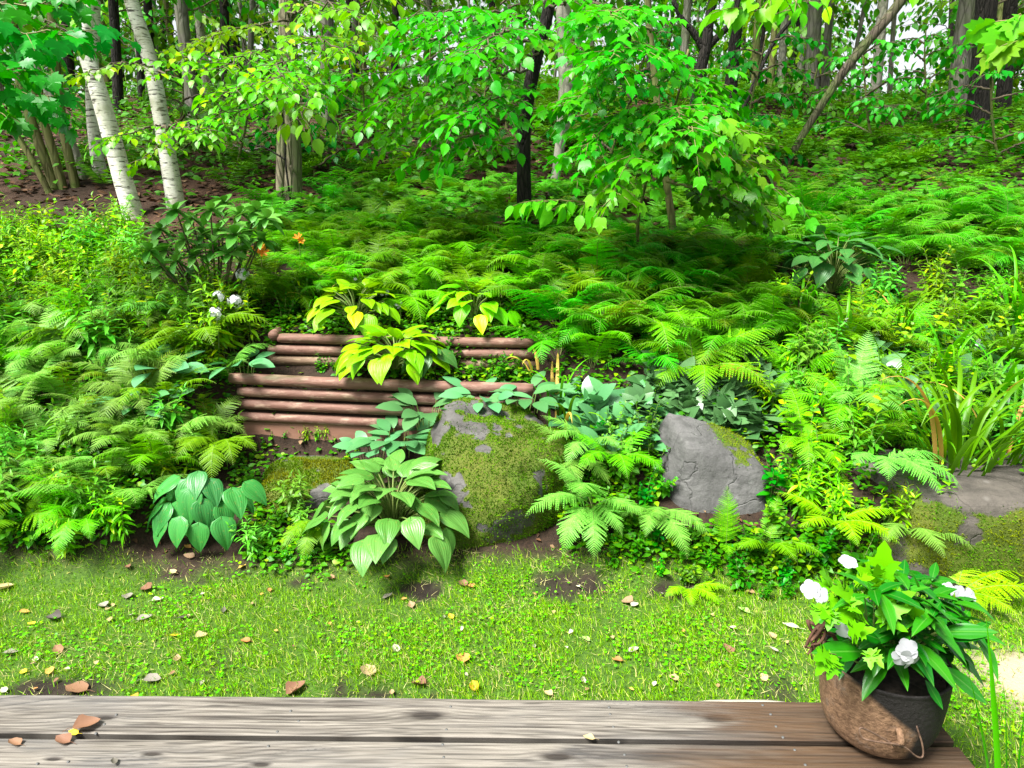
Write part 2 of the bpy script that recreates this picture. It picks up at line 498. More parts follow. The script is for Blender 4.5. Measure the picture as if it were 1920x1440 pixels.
def mat_rock(name, ca, cb, cl, lich=.62, sc=1.0):
    t = NT(name)
    o = t.obj()
    n1 = t.noise(o, 5 * sc, 8, .65); n2_ = t.noise(o, 28 * sc, 6, .7); vo = t.n('TexVoronoi', Scale=13 * sc, Vector=o, Randomness=1.0)
    st = t.noise(t.obj((1.5, 3, 14)), 3 * sc, 5, .6, 1.0)
    c = t.mix(t.ramp(n1, [(.3, 0.0), (.72, 1.0)]), ca, cb)
    c = t.mix(t.math('MULTIPLY', t.ramp(st, [(.5, 0.0), (.6, 1.0)]), .35), c, tuple(a * .6 for a in ca))
    lm = t.math('MULTIPLY', t.ramp(vo.outputs['Distance'], [(.10, .5), (.26, 0.0)]), t.ramp(t.noise(o, 4 * sc, 2), [(lich - .06, 0.0), (lich, 1.0)]))
    wv = t.n('Mapping'); t.t.links.new(o, wv.inputs[0]); wv.inputs['Rotation'].default_value = (.5, .9, .3)
    dv = t.n('VectorMath', operation='ADD'); t.t.links.new(wv.outputs[0], dv.inputs[0])
    nc = t.n('TexNoise', Scale=4 * sc, Detail=4); t.t.links.new(o, nc.inputs['Vector']); sv = t.n('VectorMath', operation='SCALE'); t.t.links.new(nc.outputs['Color'], sv.inputs[0]); sv.inputs['Scale'].default_value = .35
    t.t.links.new(sv.outputs[0], dv.inputs[1])
    v2 = t.n('TexVoronoi', Scale=1.9 * sc, feature='DISTANCE_TO_EDGE'); t.t.links.new(dv.outputs[0], v2.inputs['Vector'])
    ck = t.ramp(v2.outputs['Distance'], [(.0, 1.0), (.012, 0.0)])
    c = t.mix(t.math('MULTIPLY', ck, .18), c, tuple(a * .25 for a in ca))
    c = t.mix(t.math('MULTIPLY', lm, .2), c, cl)
    c = t.mix(t.math('MULTIPLY', t.ramp(n2_, [(.55, 0.0), (.7, 1.0)]), .5), c, tuple(a * .5 for a in ca))
    sp = t.n('SeparateXYZ', Vector=t.n('Attribute', attribute_name='tone').outputs['Vector'])
    nm_ = t.noise(o, 90, 5, .7)
    mm = t.math('MULTIPLY', t.ramp(t.math('ADD', sp.outputs[0], t.math('MULTIPLY', t.math('SUBTRACT', nm_, .5), .8)), [(.3, 0.0), (.5, 1.0)]), .92)
    c = t.mix(mm, c, t.mix(t.ramp(n1, [(.35, 0.0), (.65, 1.0)]), t.mix(nm_, (.02, .045, .003), (.10, .17, .006)), t.mix(nm_, (.035, .045, .004), (.15, .17, .01))))
    h = t.math('ADD', t.math('ADD', t.math('SUBTRACT', t.math('MULTIPLY', n1, 1.2), t.math('MULTIPLY', ck, .4)), t.math('MULTIPLY', n2_, .45)), t.math('MULTIPLY', mm, t.math('MULTIPLY', nm_, 1.5)))
    return t.done(t.bsdf(c, .8, t.bump(h, .5, .03), .25))
M['rock'] = mat_rock('grey_stone', (.062, .061, .058), (.135, .132, .126), (.38, .39, .36), .5)
M['rock_m'] = mat_rock('mossy_stone', (.045, .042, .038), (.135, .13, .12), (.42, .42, .42), .55)
M['rock_b'] = mat_rock('brown_stone', (.05, .045, .038), (.115, .10, .082), (.42, .40, .36), .58)

def mat_bark(name, ca, cb, sc=(1, 1, .2), s=14, bump=.8, moss=0.0, dark=None):
    t = NT(name)
    o = t.obj(sc)
    n1 = t.noise(o, s, 6, .65, .6); n2_ = t.noise(t.obj(), 3, 3); vo = t.n('TexVoronoi', Scale=s * 1.3, Vector=o, feature='DISTANCE_TO_EDGE')
    cr = t.ramp(vo.outputs['Distance'], [(.0, 0.0), (.16, 1.0)])
    c = t.mix(t.ramp(n1, [(.3, 0.0), (.7, 1.0)]), ca, cb)
    c = t.mix(t.math('MULTIPLY', t.math('SUBTRACT', 1.0, cr), .6), c, tuple(a * .3 for a in ca))
    if moss: c = t.mix(t.math('MULTIPLY', t.ramp(n2_, [(.45, 0.0), (.65, 1.0)]), moss), c, (.10, .16, .03))
    h = t.math('ADD', n1, t.math('MULTIPLY', cr, .8))
    return t.done(t.bsdf(c, .85, t.bump(h, bump, .02), .2))
M['bark'] = mat_bark('brown_bark', (.13, .105, .07), (.27, .23, .16), moss=.6)
M['bark_brn'] = mat_bark('dark_brown_bark', (.05, .04, .027), (.13, .105, .075), moss=.6)
M['bark_dk'] = mat_bark('black_bark', (.008, .007, .006), (.03, .025, .02), s=20)
M['bark_gr'] = mat_bark('grey_bark', (.085, .078, .062), (.2, .185, .16), s=10, bump=.5, moss=.3)
M['bark_ol'] = mat_bark('olive_bark', (.09, .09, .03), (.17, .16, .06), s=10, bump=.4, moss=.7)
M['bark_lt'] = mat_bark('pale_bark', (.19, .18, .145), (.36, .34, .28), (1, 1, .5), s=8, bump=.3, moss=.25)
def mat_birch():
    t = NT('birch_bark')
    n1 = t.noise(t.obj((5, 5, 34)), 1.6, 5, .6, .3); n2_ = t.noise(t.obj((1, 1, .8)), 7, 5, .7); n3 = t.noise(t.obj((3, 3, 20)), 9, 3)
    c = t.mix(t.ramp(n2_, [(.35, 0.0), (.7, 1.0)]), (.72, .70, .64), (.44, .42, .33))
    c = t.mix(t.ramp(n1, [(.55, 0.0), (.62, 1.0)]), c, (.05, .045, .035))
    c = t.mix(t.math('MULTIPLY', t.ramp(n3, [(.58, 0.0), (.66, 1.0)]), .6), c, (.16, .14, .11))
    c = t.mix(t.math('MULTIPLY', t.ramp(t.noise(t.obj(), 2.3, 3), [(.52, 0.0), (.68, 1.0)]), .6), c, (.22, .24, .10))
    return t.done(t.bsdf(c, .6, t.bump(t.math('SUBTRACT', n2_, n1), .4, .01), .3))
M['birch'] = mat_birch()
M['twig'] = simple_mat('twig_bark', (.05, .04, .025), (.13, .10, .06), 20, .8)
M['twig_gr'] = simple_mat('green_twig', (.10, .12, .03), (.2, .17, .06), 20, .6)

# ------------------------------------------------------------------ ground
xs = np.unique(np.concatenate([-np.geomspace(4, 500, 26)[::-1], np.arange(-4, 4.001, .045), np.geomspace(4, 500, 26)]))
ys = np.unique(np.concatenate([-np.geomspace(1, 300, 14)[::-1], np.arange(-1, 1.5, .25), np.arange(1.5, 5.6, .04), np.arange(5.6, 26, .2), np.geomspace(26, 900, 22)]))
X, Y = np.meshgrid(xs, ys)
Z = np.where((np.abs(X) < 14) & (Y > -1) & (Y < 40), ground(X, Y), ground_exact(X, Y))
mb = MB()
nx, ny = len(xs), len(ys)
i = np.arange(ny - 1)[:, None] * nx + np.arange(nx - 1)[None]
q = np.stack([i, i + 1, i + nx + 1, i + nx], -1).reshape(-1, 4)
def bare(x, y):
    """bare patches of the lawn"""
    m = sstep(.64, .78, n2(x, y, 2.2, 3, 3)) * .8
    for px, py, r in ((110, 1290, .28), (700, 1300, .2), (350, 1070, .25), (780, 1110, .2), (1080, 1095, .25), (1260, 1110, .16), (560, 1095, .2), (1330, 1180, .14)):
        g = G(px, py)
        d = np.hypot(x - g[0], (y - g[1]) * 1.9)
        m = np.maximum(m, 1 - sstep(r * .3, r * 1.0, d + (n2(x, y, 7, 3) - .5) * .42))
    return m
pt = G(1890, 1275)
def sandy(x, y):
    return 1 - sstep(.12, .34, np.hypot((x - pt[0] - .12) * .8, (y - pt[1]) * 1.1) + (n2(x, y, 6, 3) - .5) * .2)
lawnm = (1 - sstep(3.05, 3.25, Y))
lit = np.clip(sstep(4.5, 7, Y) * sstep(.35, .6, n2(X, Y, .8, 3, 2)) + sstep(3.0, 3.2, Y) * .3, 0, 1)
colr = np.stack([lit, lawnm * (1 - bare(X, Y)) * .9, sandy(X, Y) * lawnm], -1)
mb.add(np.stack([X, Y, Z], -1).reshape(-1, 3), [q], 0, None, colr.reshape(-1, 3))
tag(link('ground', mb.mesh('ground', M['ground'], True)), kind='structure', label='dark leaf strewn soil of the lawn and the wooded slope')

# ------------------------------------------------------------------ lawn
def in_deck(x, y):
    return (y < DECK_Y + .0 - (x * DECK_T)) & (x < DECK_X1 + .02)
DECK_Y, DECK_T, DECK_X1 = 1.868, .012, 1.31
def up_frames(k, lean=.5, spread=1.0):
    a = rng.uniform(0, 2 * math.pi, k)
    d = np.stack([np.cos(a), np.sin(a), np.zeros(k)], 1)
    F = nrm(d * (np.abs(rng.normal(size=k)) * lean)[:, None] + np.array([0, 0, 1.0]))
    return frames(F, nrm(-d + rnd(k, .3) * spread))
def scatter_lawn(n, keep):
    x = rng.uniform(-3.6, 3.6, n); y = rng.uniform(1.5, 3.3, n)
    ok = ~in_deck(x, y) & (rng.uniform(size=n) < keep(x, y))
    return x[ok], y[ok]
dens = lambda x, y: (1 - .93 * bare(x, y)) * (1 - .95 * sandy(x, y)) * (1 - sstep(3.05, 3.3, y + (n2(x, y, 7, 2) - .5) * .12)) * (.45 + .55 * sstep(.3, .55, n2(x, y, 5, 2, 8)))
x, y = scatter_lawn(205000, dens)
k = len(x)
S, F, N = up_frames(k, .9)
mb = MB(); h = rng.uniform(.014, .046, k) * (.45 + 1.2 * n2(x, y, 6, 2, 5))
mb.inst(T_TRI, np.stack([x, y, ground(x, y) - .003], 1), S, F, N, np.stack([rng.uniform(.0026, .0048, k), h, h], 1))
x, y = scatter_lawn(35000, lambda x, y: dens(x, y) * .9 * sstep(.4, .62, n2(x, y, 3.1, 3, 6)))
k = len(x)
a = rng.uniform(0, 2 * math.pi, k)
F = nrm(np.stack([np.cos(a), np.sin(a), rng.uniform(-.1, .5, k)], 1))
S, F, N = frames(F, nrm(np.array([0, 0, 1.0]) + rnd(k, .25)))
mb.inst(T_RND, np.stack([x, y, ground(x, y) + rng.uniform(.006, .025, k)], 1), S, F, N, rng.uniform(.007, .016, k), 1)
x, y = scatter_lawn(20000, lambda x, y: dens(x, y) * (.3 + 1.2 * sstep(.48, .62, n2(x, y, 2.6, 3, 31))) + .35 * bare(x, y))
k = len(x)
S, F, N = up_frames(k, 3.0)
mb.inst(T_TRI, np.stack([x, y, ground(x, y) + .004], 1), S, F, N, np.stack([np.full(k, .002), rng.uniform(.02, .06, k), np.full(k, .02)], 1), 2)
tag(link('lawn_grass', mb.mesh('lawn_grass', [M['grass'], M['clover'], M['straw']])), 'patchy short lawn grass mixed with clover in front of the deck', 'grass', kind='stuff')

# ------------------------------------------------------------------ deck
def mat_plank():
    t = NT('weathered_plank')
    at = t.n('Attribute', attribute_name='tone')
    nz = t.noise(t.obj((2, 60, 60)), 6, 5, .6)
    c = t.mix(t.math('MULTIPLY', t.ramp(nz, [(.4, 0.0), (.7, 1.0)]), .35), at.outputs['Color'], (.10, .08, .06))
    return t.done(t.bsdf(c, .75, t.bump(nz, .3, .003), .25))
M['plank'] = mat_plank()
M['nail'] = simple_mat('galvanised_nail', (.05, .05, .048), (.12, .12, .115), 40, .55)
DZ = .30
deck = empty('wooden_deck', (DECK_X1, DECK_Y, DZ), (0, 0, -math.atan(DECK_T)))
tag(deck, 'weathered grey plank deck along the near edge of the lawn', 'deck')
def plank(v0, wd, knots, stain, seed, L=3.9):
    """local: x from -L to 0, y from -v0-wd to -v0, top at z=0"""
    nu, nv = 1300, 64
    u = np.linspace(-L, 0, nu); v = np.linspace(0, wd, nv)
    U, V = np.meshgrid(u, v, indexing='ij')
    lo = fbm(np.stack([U.ravel() * .9 + seed, V.ravel() * 5, np.full(U.size, seed)], 1), 3).reshape(U.shape)
    fine = fbm(np.stack([U.ravel() * 5 + seed, V.ravel() * 260, np.full(U.size, seed + 3)], 1), 3).reshape(U.shape)
    pat = fbm(np.stack([U.ravel() * 2.3 + seed, V.ravel() * 9, np.full(U.size, seed + 8)], 1), 4).reshape(U.shape)
    hgt = V * 55 + (lo - .5) * 11
    kd = np.zeros(U.shape)
    for ku, kv, kr, ks in knots:
        d2 = ((U - ku) / (kr * 3.2)) ** 2 + ((V - kv) / kr) ** 2
        hgt = hgt + ks * np.exp(-d2 * .35)
        kd = np.maximum(kd, np.clip(np.exp(-d2 * 1.1) * 1.9 - .35, 0, 1))
    rings = .5 + .5 * np.sin(hgt * 2 * math.pi)
    rings = np.clip(rings, 0, 1) ** .7
    fine2 = fbm(np.stack([U.ravel() * 1.6 + seed, V.ravel() * 90, np.full(U.size, seed + 5)], 1), 3).reshape(U.shape)
    t = np.clip(.36 * rings + 1.5 * (fine - .5) + 1.5 * (fine2 - .5) + .38, 0, 1)[..., None]
    light = np.array([.215, .195, .165]); dark = np.array([.028, .024, .02])
    c = dark * (1 - t) + light * t
    c = c * (1 - .75 * sstep(.58, .72, fine)[..., None])
    ckn = fbm(np.stack([U.ravel() * .8 + seed, V.ravel() * 38 + (lo.ravel() - .5) * 8, np.full(U.size, seed + 13)], 1), 2).reshape(U.shape)
    c = c * (1 - .8 * (1 - sstep(.010, .022, np.abs(ckn - .5))) * sstep(.45, .6, pat))[..., None]
    gp = sstep(.4, .65, pat)[..., None]
    c = c * (1 - .45 * gp) + .45 * gp * np.array([.10, .098, .095])
    c = c * (1 - .93 * kd[..., None]) + .93 * kd[..., None] * np.array([.010, .008, .007])
    st = sstep(stain[0], stain[1], U + (pat - .5) * 1.1 + (fine - .5) * .25)[..., None] * stain[2]
    br = np.array([.05, .026, .011]) * (1 - sstep(.5, .7, lo)[..., None]) + np.array([.018, .012, .009]) * sstep(.5, .7, lo)[..., None]
    c = c * (1 - st) + st * br * (.6 + .8 * t)
    edge = np.minimum(V, wd - V)
    z = -.0035 * np.clip(1 - edge / .006, 0, 1) ** 2 - .0022 * (1 - t[..., 0]) - .003 * kd + .004 * (lo - .5)
    wob = .006 * (n2(U[:, 0], np.zeros(nu), 2.2, 3, seed) - .5)
    y = -v0 - V + wob[:, None]
    mb = MB()
    gi = np.arange(nu - 1)[:, None] * nv + np.arange(nv - 1)[None]
    q = np.stack([gi, gi + nv, gi + nv + 1, gi + 1], -1).reshape(-1, 4)[:, ::-1]
    mb.add(np.stack([U, y, z], -1).reshape(-1, 3), [q], 0, None, c.reshape(-1, 3))
    # sides and ends
    per = np.concatenate([np.arange(nu) * nv, (nu - 1) * nv + np.arange(1, nv), (np.arange(nu)[::-1] * nv + nv - 1)[1:], np.arange(nv)[::-1][1:-1]])
    tp = np.stack([U, y, z], -1).reshape(-1, 3)[per]
    bt = tp.copy(); bt[:, 2] = -.038
    m = len(per); a = np.arange(m); b = (a + 1) % m
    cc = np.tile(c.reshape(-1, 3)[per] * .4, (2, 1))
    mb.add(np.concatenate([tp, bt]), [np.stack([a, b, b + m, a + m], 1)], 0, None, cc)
    me = mb.mesh('plank', M['plank'], True)
    return link('plank', me, (0, 0, 0), parent=deck)
def px_local(px, py):
    d = ray(px, py); q = CAM + d * ((DZ - CAM[2]) / d[2])
    r = Matrix.Rotation(math.atan(DECK_T), 3, 'Z') @ Vector((q - np.array([DECK_X1, DECK_Y, DZ])).tolist())
    return r.x, r.y
PW = .165
def kn(px, py, v0, r, s):
    a, b = px_local(px, py); return (a, -b - v0, r, s)
pl1 = plank(0, PW, [kn(195, 1345, 0, .012, 1.6), kn(800, 1340, 0, .022, 2.0), kn(1350, 1345, 0, .02, 1.2)], (-.9, -.32, .92), 3.1)
v2 = PW + .019
pl2 = plank(v2, PW, [kn(1045, 1417, v2, .017, 1.8), kn(285, 1412, v2, .010, 1.5), kn(100, 1422, v2, .009, 1.0), kn(490, 1432, v2, .010, 1.0)], (-1.2, -.4, .95), 9.4)
v3 = v2 + PW + .009
pl3 = plank(v3, PW, [(-1.3, .08, .012, 1.0)], (-.9, -.1, .8), 15.2)
def nail_me():
    mb = MB()
    pr = np.array([(0.0, .0022), (.0028, .0020), (.0042, .0010), (.0044, -.002)])
    th = np.arange(10) / 10 * 2 * math.pi
    v = np.stack([pr[:, None, 0] * np.cos(th), pr[:, None, 0] * np.sin(th), np.repeat(pr[:, 1:2], 10, 1)], -1).reshape(-1, 3)
    ii = np.arange(3)[:, None] * 10; j = np.arange(10)[None]; j2 = (j + 1) % 10
    mb.add(v, [np.stack([ii + j, ii + j2, ii + 10 + j2, ii + 10 + j], -1).reshape(-1, 4)])
    return mb.mesh('nail', M['nail'])
NAIL = nail_me()
for px, py in ((218, 1340), (196, 1358), (180, 1375), (1142, 1326), (1144, 1339), (1150, 1363), (837, 1368), (845, 1325), (1430, 1322), (1445, 1339), (1455, 1362), (520, 1372), (545, 1333), (560, 1352)):
    a, b = px_local(px, py); link('nail', NAIL, (a, b, 0.0), parent=pl1)
for px, py in ((128, 1428), (503, 1399), (830, 1396), (832, 1420), (1160, 1391), (1171, 1415), (1468, 1382), (1490, 1406), (1510, 1434), (1175, 1437), (70, 1432)):
    a, b = px_local(px, py); link('nail', NAIL, (a, b, 0.0), parent=pl2)
def box(mb, lo, hi, mat=0):
    lo, hi = np.asarray(lo), np.asarray(hi)
    v = np.array([[(lo, hi)[(i >> j) & 1][j] for j in range(3)] for i in range(8)], float)
    f = np.array([(0, 2, 3, 1), (4, 5, 7, 6), (0, 1, 5, 4), (2, 6, 7, 3), (0, 4, 6, 2), (1, 3, 7, 5)])
    mb.add(v, [f], mat)
M['old_wood'] = simple_mat('old_dark_wood', (.06, .05, .04), (.16, .13, .10), 10, .85, .4, (.3, 6, 6))
mb = MB(); mb.smooth = False
box(mb, (-3.9, -.06, -.33), (-.03, -.022, -.0405)); box(mb, (-3.9, -.48, -.33), (-.03, -.44, -.0405))
for xx in (-.09, -.95, -1.8, -2.65, -3.5):
    box(mb, (xx, -.439, -.33), (xx + .04, -.061, -.0405))
link('joist_frame', mb.mesh('joist_frame', M['old_wood']), parent=deck)
mb = MB()                                         # the pale splintered strip behind the first board
a0, b0 = px_local(1308, 1308); a1, b1 = px_local(1470, 1306)
pts = curve([(a0, .003, -.010), ((a0 + a1) / 2, .004, -.008), (a1, .003, -.010)], 14)
wd = np.interp(np.linspace(0, 1, 14), [0, .15, .8, 1], [.006, .012, .014, .008])
vv = np.concatenate([pts + np.array([0, 0, .0]), pts + np.stack([0 * wd, wd, -.002 + 0 * wd], 1), pts + np.stack([0 * wd, wd, -.025 + 0 * wd], 1)])
ii = np.arange(13)
mb.add(vv, [np.concatenate([np.stack([ii, ii + 1, 14 + ii + 1, 14 + ii], 1), np.stack([14 + ii, 15 + ii, 29 + ii, 28 + ii], 1)])])
M['splinter'] = simple_mat('pale_split_wood', (.36, .32, .26), (.5, .45, .38), 12, .8, .4, (.5, 8, 8))
link('split_strip', mb.mesh('split_strip', M['splinter']), parent=deck)

# ------------------------------------------------------------------ timber retaining walls
def mat_log(name, ca, cb, wear):
    t = NT(name)
    g = t.n('NewGeometry')
    n1 = t.noise(t.obj((1.2, 9, 9)), 5, 6, .65); n2_ = t.noise(t.obj((1, 3, 3)), 9, 5, .6)
    c = t.mix(t.ramp(n1, [(.3, 0.0), (.7, 1.0)]), ca, cb)
    c = t.mix(t.math('MULTIPLY', t.ramp(n2_, [(.52, 0.0), (.68, 1.0)]), .75), c, wear)
    c = t.mix(t.math('MULTIPLY', t.ramp(t.noise(t.obj((.6, 2, 2)), 5, 4), [(.56, 0.0), (.7, 1.0)]), .7), c, (.05, .055, .015))
    return t.done(t.bsdf(c, .68, t.bump(n1, .6, .008), .3))
M['log'] = mat_log('brown_stained_log', (.12, .058, .04), (.2, .105, .075), (.34, .24, .17))
M['log_old'] = mat_log('weathered_log', (.10, .055, .03), (.2, .13, .08), (.36, .28, .16))
M['board'] = simple_mat('brown_board', (.20, .10, .065), (.27, .145, .10), 3, .6, .15, (1, 5, 5))
def log(pa, pb, r, mat, parent, org, seed, name='log'):
    mb = MB()
    n = 40
    pth = curve([pa, (np.asarray(pa) + pb) / 2 + np.array([0, 0, -.004]), pb], n) - org
    s = np.linspace(0, 1, n)
    rr = r * (1 + .05 * (n2(s * 4, 0 * s, 1, 3, seed) - .5)); rr[0] *= .9; rr[-1] *= .9
    pth = pth + np.stack([0 * s, .006 * (n2(s * 3, 0 * s, 1, 2, seed + 5) - .5), .008 * (n2(s * 3, 0 * s, 1, 2, seed + 9) - .5)], 1)
    tube(mb, pth, rr, 20, noise=.03, seed=seed)
    return link(name, mb.mesh(name, mat), parent=parent)
YL0, YL1 = 4.42, 4.27
o = P(450, 812, YL0); o = np.array([o[0], o[1], gz(o[0], o[1] - .1)])
wall1 = empty('log_retaining_wall', o)
tag(wall1, 'lower brown timber retaining wall of four stacked logs on a board', 'retaining wall')
for j, (ya, xl, xr, yb) in enumerate(((706, 432, 1000, 726), (730, 448, 1000, 751), (753, 448, 1000, 775), (776, 448, 1000, 798))):
    log(P(xl, ya + 4, YL0 - .00), P(xr, yb + 4, YL1), 0.037 if j == 0 else .0335, M['log'], wall1, o, 3 + j * 7)
mb = MB(); mb.smooth = False
pa, pb = P(456, 785, YL0 - .012), P(1000, 807, YL1 - .012)
pc, pd = P(456, 835, YL0 - .012), P(1000, 850, YL1 - .012)
dy = np.array([0, .04, 0])
v = np.array([pa, pb, pd, pc]) ; v = np.concatenate([v, v + dy]) - o
mb.add(v, [np.array([(3, 2, 1, 0), (4, 5, 6, 7), (0, 1, 5, 4), (0, 4, 7, 3), (1, 2, 6, 5)])])
link('board', mb.mesh('board', M['board']), parent=wall1)
mb = MB(); pp = P(683, 806, YL0 - .08); 
YU0, YU1 = 4.80, 4.68
o2 = P(505, 700, YU0); o2 = np.array([o2[0], o2[1], gz(o2[0], o2[1] - .1)])
wall2 = empty('log_retaining_wall', o2)
tag(wall2, 'upper weathered log retaining wall half hidden behind yellow hosta', 'retaining wall')
for j, (ya, xl, xr, yb) in enumerate(((632, 522, 1000, 641), (653, 505, 1005, 662), (673, 505, 1005, 682), (692, 500, 1005, 702))):
    log(P(xl, ya + 2, YU0), P(xr, yb + 2, YU1), .034, M['log'] if j < 2 else M['log_old'], wall2, o2, 31 + j * 5)
e = P(509, 632, YU0 - .06)
log(e + np.array([0, .03, 0]), e + np.array([-.02, .5, .03]), .036, M['log'], wall2, o2, 77, 'end_post')
log(P(509, 660, YU0 - .0), P(509, 700, YU0 + .0), .03, M['log_old'], wall2, o2, 78, 'upright_stake')

# ------------------------------------------------------------------ rocks
def icos(sub):
    import bmesh
    bm = bmesh.new(); bmesh.ops.create_icosphere(bm, subdivisions=sub, radius=1)
    v = np.array([a.co[:] for a in bm.verts]); f = np.array([[b.index for b in a.verts] for a in bm.faces])
    bm.free(); return v, f
ICO = icos(6)
def rock(planes, scale, seed, rough=.06, soft=14.0):
    d, f = ICO
    inv = 0
    for n_, h in planes:
        n_ = np.asarray(n_, float); n_ = n_ / np.linalg.norm(n_)
        c = np.maximum(d @ n_, 0) / h
        inv = inv + c ** soft
    r = inv ** (-1 / soft)
    v = d * r[:, None]
    q = v * 2.2 + seed
    v = v * (1 + rough * 2 * (fbm(q, 5, .55) - .5) + rough * .5 * (np.abs(fbm(q * 3, 4) - .5)))[:, None]
    return v * np.asarray(scale), f
def surf_normals(v, f):
    n = np.cross(v[f[:, 1]] - v[f[:, 0]], v[f[:, 2]] - v[f[:, 0]])
    return n
def tufts(v, f, n, mask, size, mats):
    """short moss blades standing on a rock surface"""
    fn = surf_normals(v, f); ar = np.linalg.norm(fn, axis=1)
    idx = rng.choice(len(f), n, p=ar / ar.sum())
    a, b = rng.uniform(size=n), rng.uniform(size=n); sw = a + b > 1; a[sw], b[sw] = 1 - a[sw], 1 - b[sw]
    p = v[f[idx, 0]] + a[:, None] * (v[f[idx, 1]] - v[f[idx, 0]]) + b[:, None] * (v[f[idx, 2]] - v[f[idx, 0]])
    nn = nrm(fn[idx])
    m = mask(p, nn)
    ok = rng.uniform(size=n) < m
    p, nn = p[ok], nn[ok]
    k = len(p)
    S, F, N = frames(nn + rnd(k, .55) + np.array([0, 0, .15]), nrm(rnd(k)))
    mb = MB()
    s = size * rng.uniform(.5, 1.4, k)
    mi = (fbm(p * 7, 2) > .52)
    for q, mt in ((0, ~mi), (1, mi)):
        mb.inst(T_TRI, p[mt] - nn[mt] * .002, S[mt], F[mt], N[mt], np.stack([s[mt] * .55, s[mt], s[mt]], 1), q)
    return mb.mesh('moss', mats)
def put_rock(name, v, f, mat, loc, label, moss=None, rz=0, cat='boulder', group=None, mask=None):
    mb = MB(); col = np.zeros((len(v), 3))
    if mask is not None:
        fn = nrm(surf_normals(v, f)); vn = np.zeros_like(v)
        for q in range(3): np.add.at(vn, f[:, q], fn)
        col[:, 0] = mask(v, nrm(vn))
    mb.add(v, [f], 0, None, col)
    o = link(name, mb.mesh(name, mat, True), loc, (0, 0, rz)); tag(o, label, cat, group)
    if moss is not None:
        m = link('moss', moss, parent=o)
    return o
# big mossy boulder
pl_ = [((.1, -.1, 1), .84), ((.0, -.75, 1), .80), ((-1, -.25, .55), .72), ((-.7, -.8, .75), .84), ((1, -.1, .08), .84), ((.9, -.6, .3), .86), ((.45, -1, -.32), .70), ((-.35, -1, .25), .80), ((-.6, -.8, -.3), .84), ((.1, 1, .1), .9), ((-.8, .6, .2), .95), ((.8, .7, .2), .95), ((0, 0, -1), .8), ((.5, -.7, -.6), .74)]
v, f = rock(pl_, (.57, .52, .60), 5.0, .13, 18)
bl = P(914, 962, 3.66)
msk = lambda p, n: np.clip((.3 + sstep(-.5, -.05, n[:, 2] + (fbm(p * 5 + 3, 3) - .5) * 1.6)) * sstep(.36, .46, fbm(p * 7 + 9, 5, .6)) * (1 - .95 * sstep(.02, .09, p[:, 2] - .435 + .35 * (fbm(p * 7, 3) - .5) - .22 * np.abs(p[:, 0] + .02))), 0, 1)
put_rock('mossy_boulder', v, f, M['rock_m'], bl, 'large moss covered boulder beside the green hosta at the lawn edge', tufts(v, f, 110000, msk, .013, [M['moss'], M['moss_dk']]), mask=msk)
# grey boulder
pl_ = [((.30, -.22, 1), .74), ((-1, -.2, .26), .80), ((1, -.1, .30), .80), ((.08, -1, .34), .62), ((-.6, -1, .15), .78), ((.8, -.9, .15), .80), ((.8, -.1, .8), .86), ((0, 1, .2), .8), ((0, 0, -1), .9)]
v, f = rock(pl_, (.38, .36, .43), 23.0, .07, 16)
gb = P(1338, 935, 3.62)
msk = lambda p, n: sstep(.0, .12, p[:, 0] + .6 * p[:, 2] - .17) * sstep(.08, .2, p[:, 2] + .3 * p[:, 0]) * sstep(.40, .5, fbm(p * 9 + 2, 3)) * sstep(.3, .6, n[:, 2])
put_rock('grey_boulder', v, f, M['rock'], gb, 'pale grey angular boulder with a little moss on its right shoulder', tufts(v, f, 30000, msk, .012, [M['moss'], M['moss_yel']]), mask=msk)
# right ledge
pl_ = [((0, -.1, 1), .8), ((-.05, -.55, .9), .93), ((0, -1, .12), .78), ((-1, -.15, .1), .9), ((1, 0, 0), 1), ((0, 1, 0), .9), ((0, 0, -1), .9), ((.2, -1, -.3), .82)]
v, f = rock(pl_, (1.05, .36, .40), 41.0, .10, 18)
rl = P(1985, 1010, 3.22)
msk = lambda p, n: np.clip((1 - sstep(.2, .3, p[:, 2] + .25 * (fbm(p * 4, 3) - .5))) * sstep(-1.1, -.8, p[:, 0] + .8 * (fbm(p * 3, 3) - .5)), 0, 1) * (n[:, 1] < .2) * sstep(.38, .5, fbm(p * 7 + 5, 4))
put_rock('stone_ledge', v, f, M['rock_b'], rl, 'long brown stone ledge with golden moss on its face at the right', tufts(v, f, 100000, msk, .013, [M['moss_yel'], M['moss']]), rz=-.1, mask=msk)
# flat slab and mossy hump in front of the wall
pl_ = [((0, -.12, 1), .55), ((1, 0, .2), .9), ((-1, -.1, .2), .9), ((0, -1, .2), .85), ((.7, -.7, .1), .95), ((0, 1, 0), .9), ((0, 0, -1), .9)]
v, f = rock(pl_, (.27, .2, .12), 61.0, .05, 18)
g = G(580, 872)
msk = lambda p, n: sstep(.5, .58, fbm(p * 7 + 4, 3)) * sstep(.0, .12, -p[:, 1] + .1)
put_rock('flat_stone', v, f, M['rock'], g + np.array([0, .05, -.045]), 'flat grey stone lying in front of the lower timber wall', tufts(v, f, 14000, msk, .01, [M['moss'], M['moss_yel']]), mask=msk)
v, f = rock(pl_, (.3, .28, .24), 71.0, .12, 8)
g = G(565, 935)
msk = lambda p, n: sstep(.0, .4, n[:, 2]) * sstep(.36, .48, fbm(p * 6 + 4, 3))
put_rock('mossy_stone', v, f, M['rock_m'], g + np.array([0, .12, -.04]), 'low moss carpeted stone left of the big green hosta', tufts(v, f, 40000, msk, .014, [M['moss'], M['moss_yel']]), mask=msk)
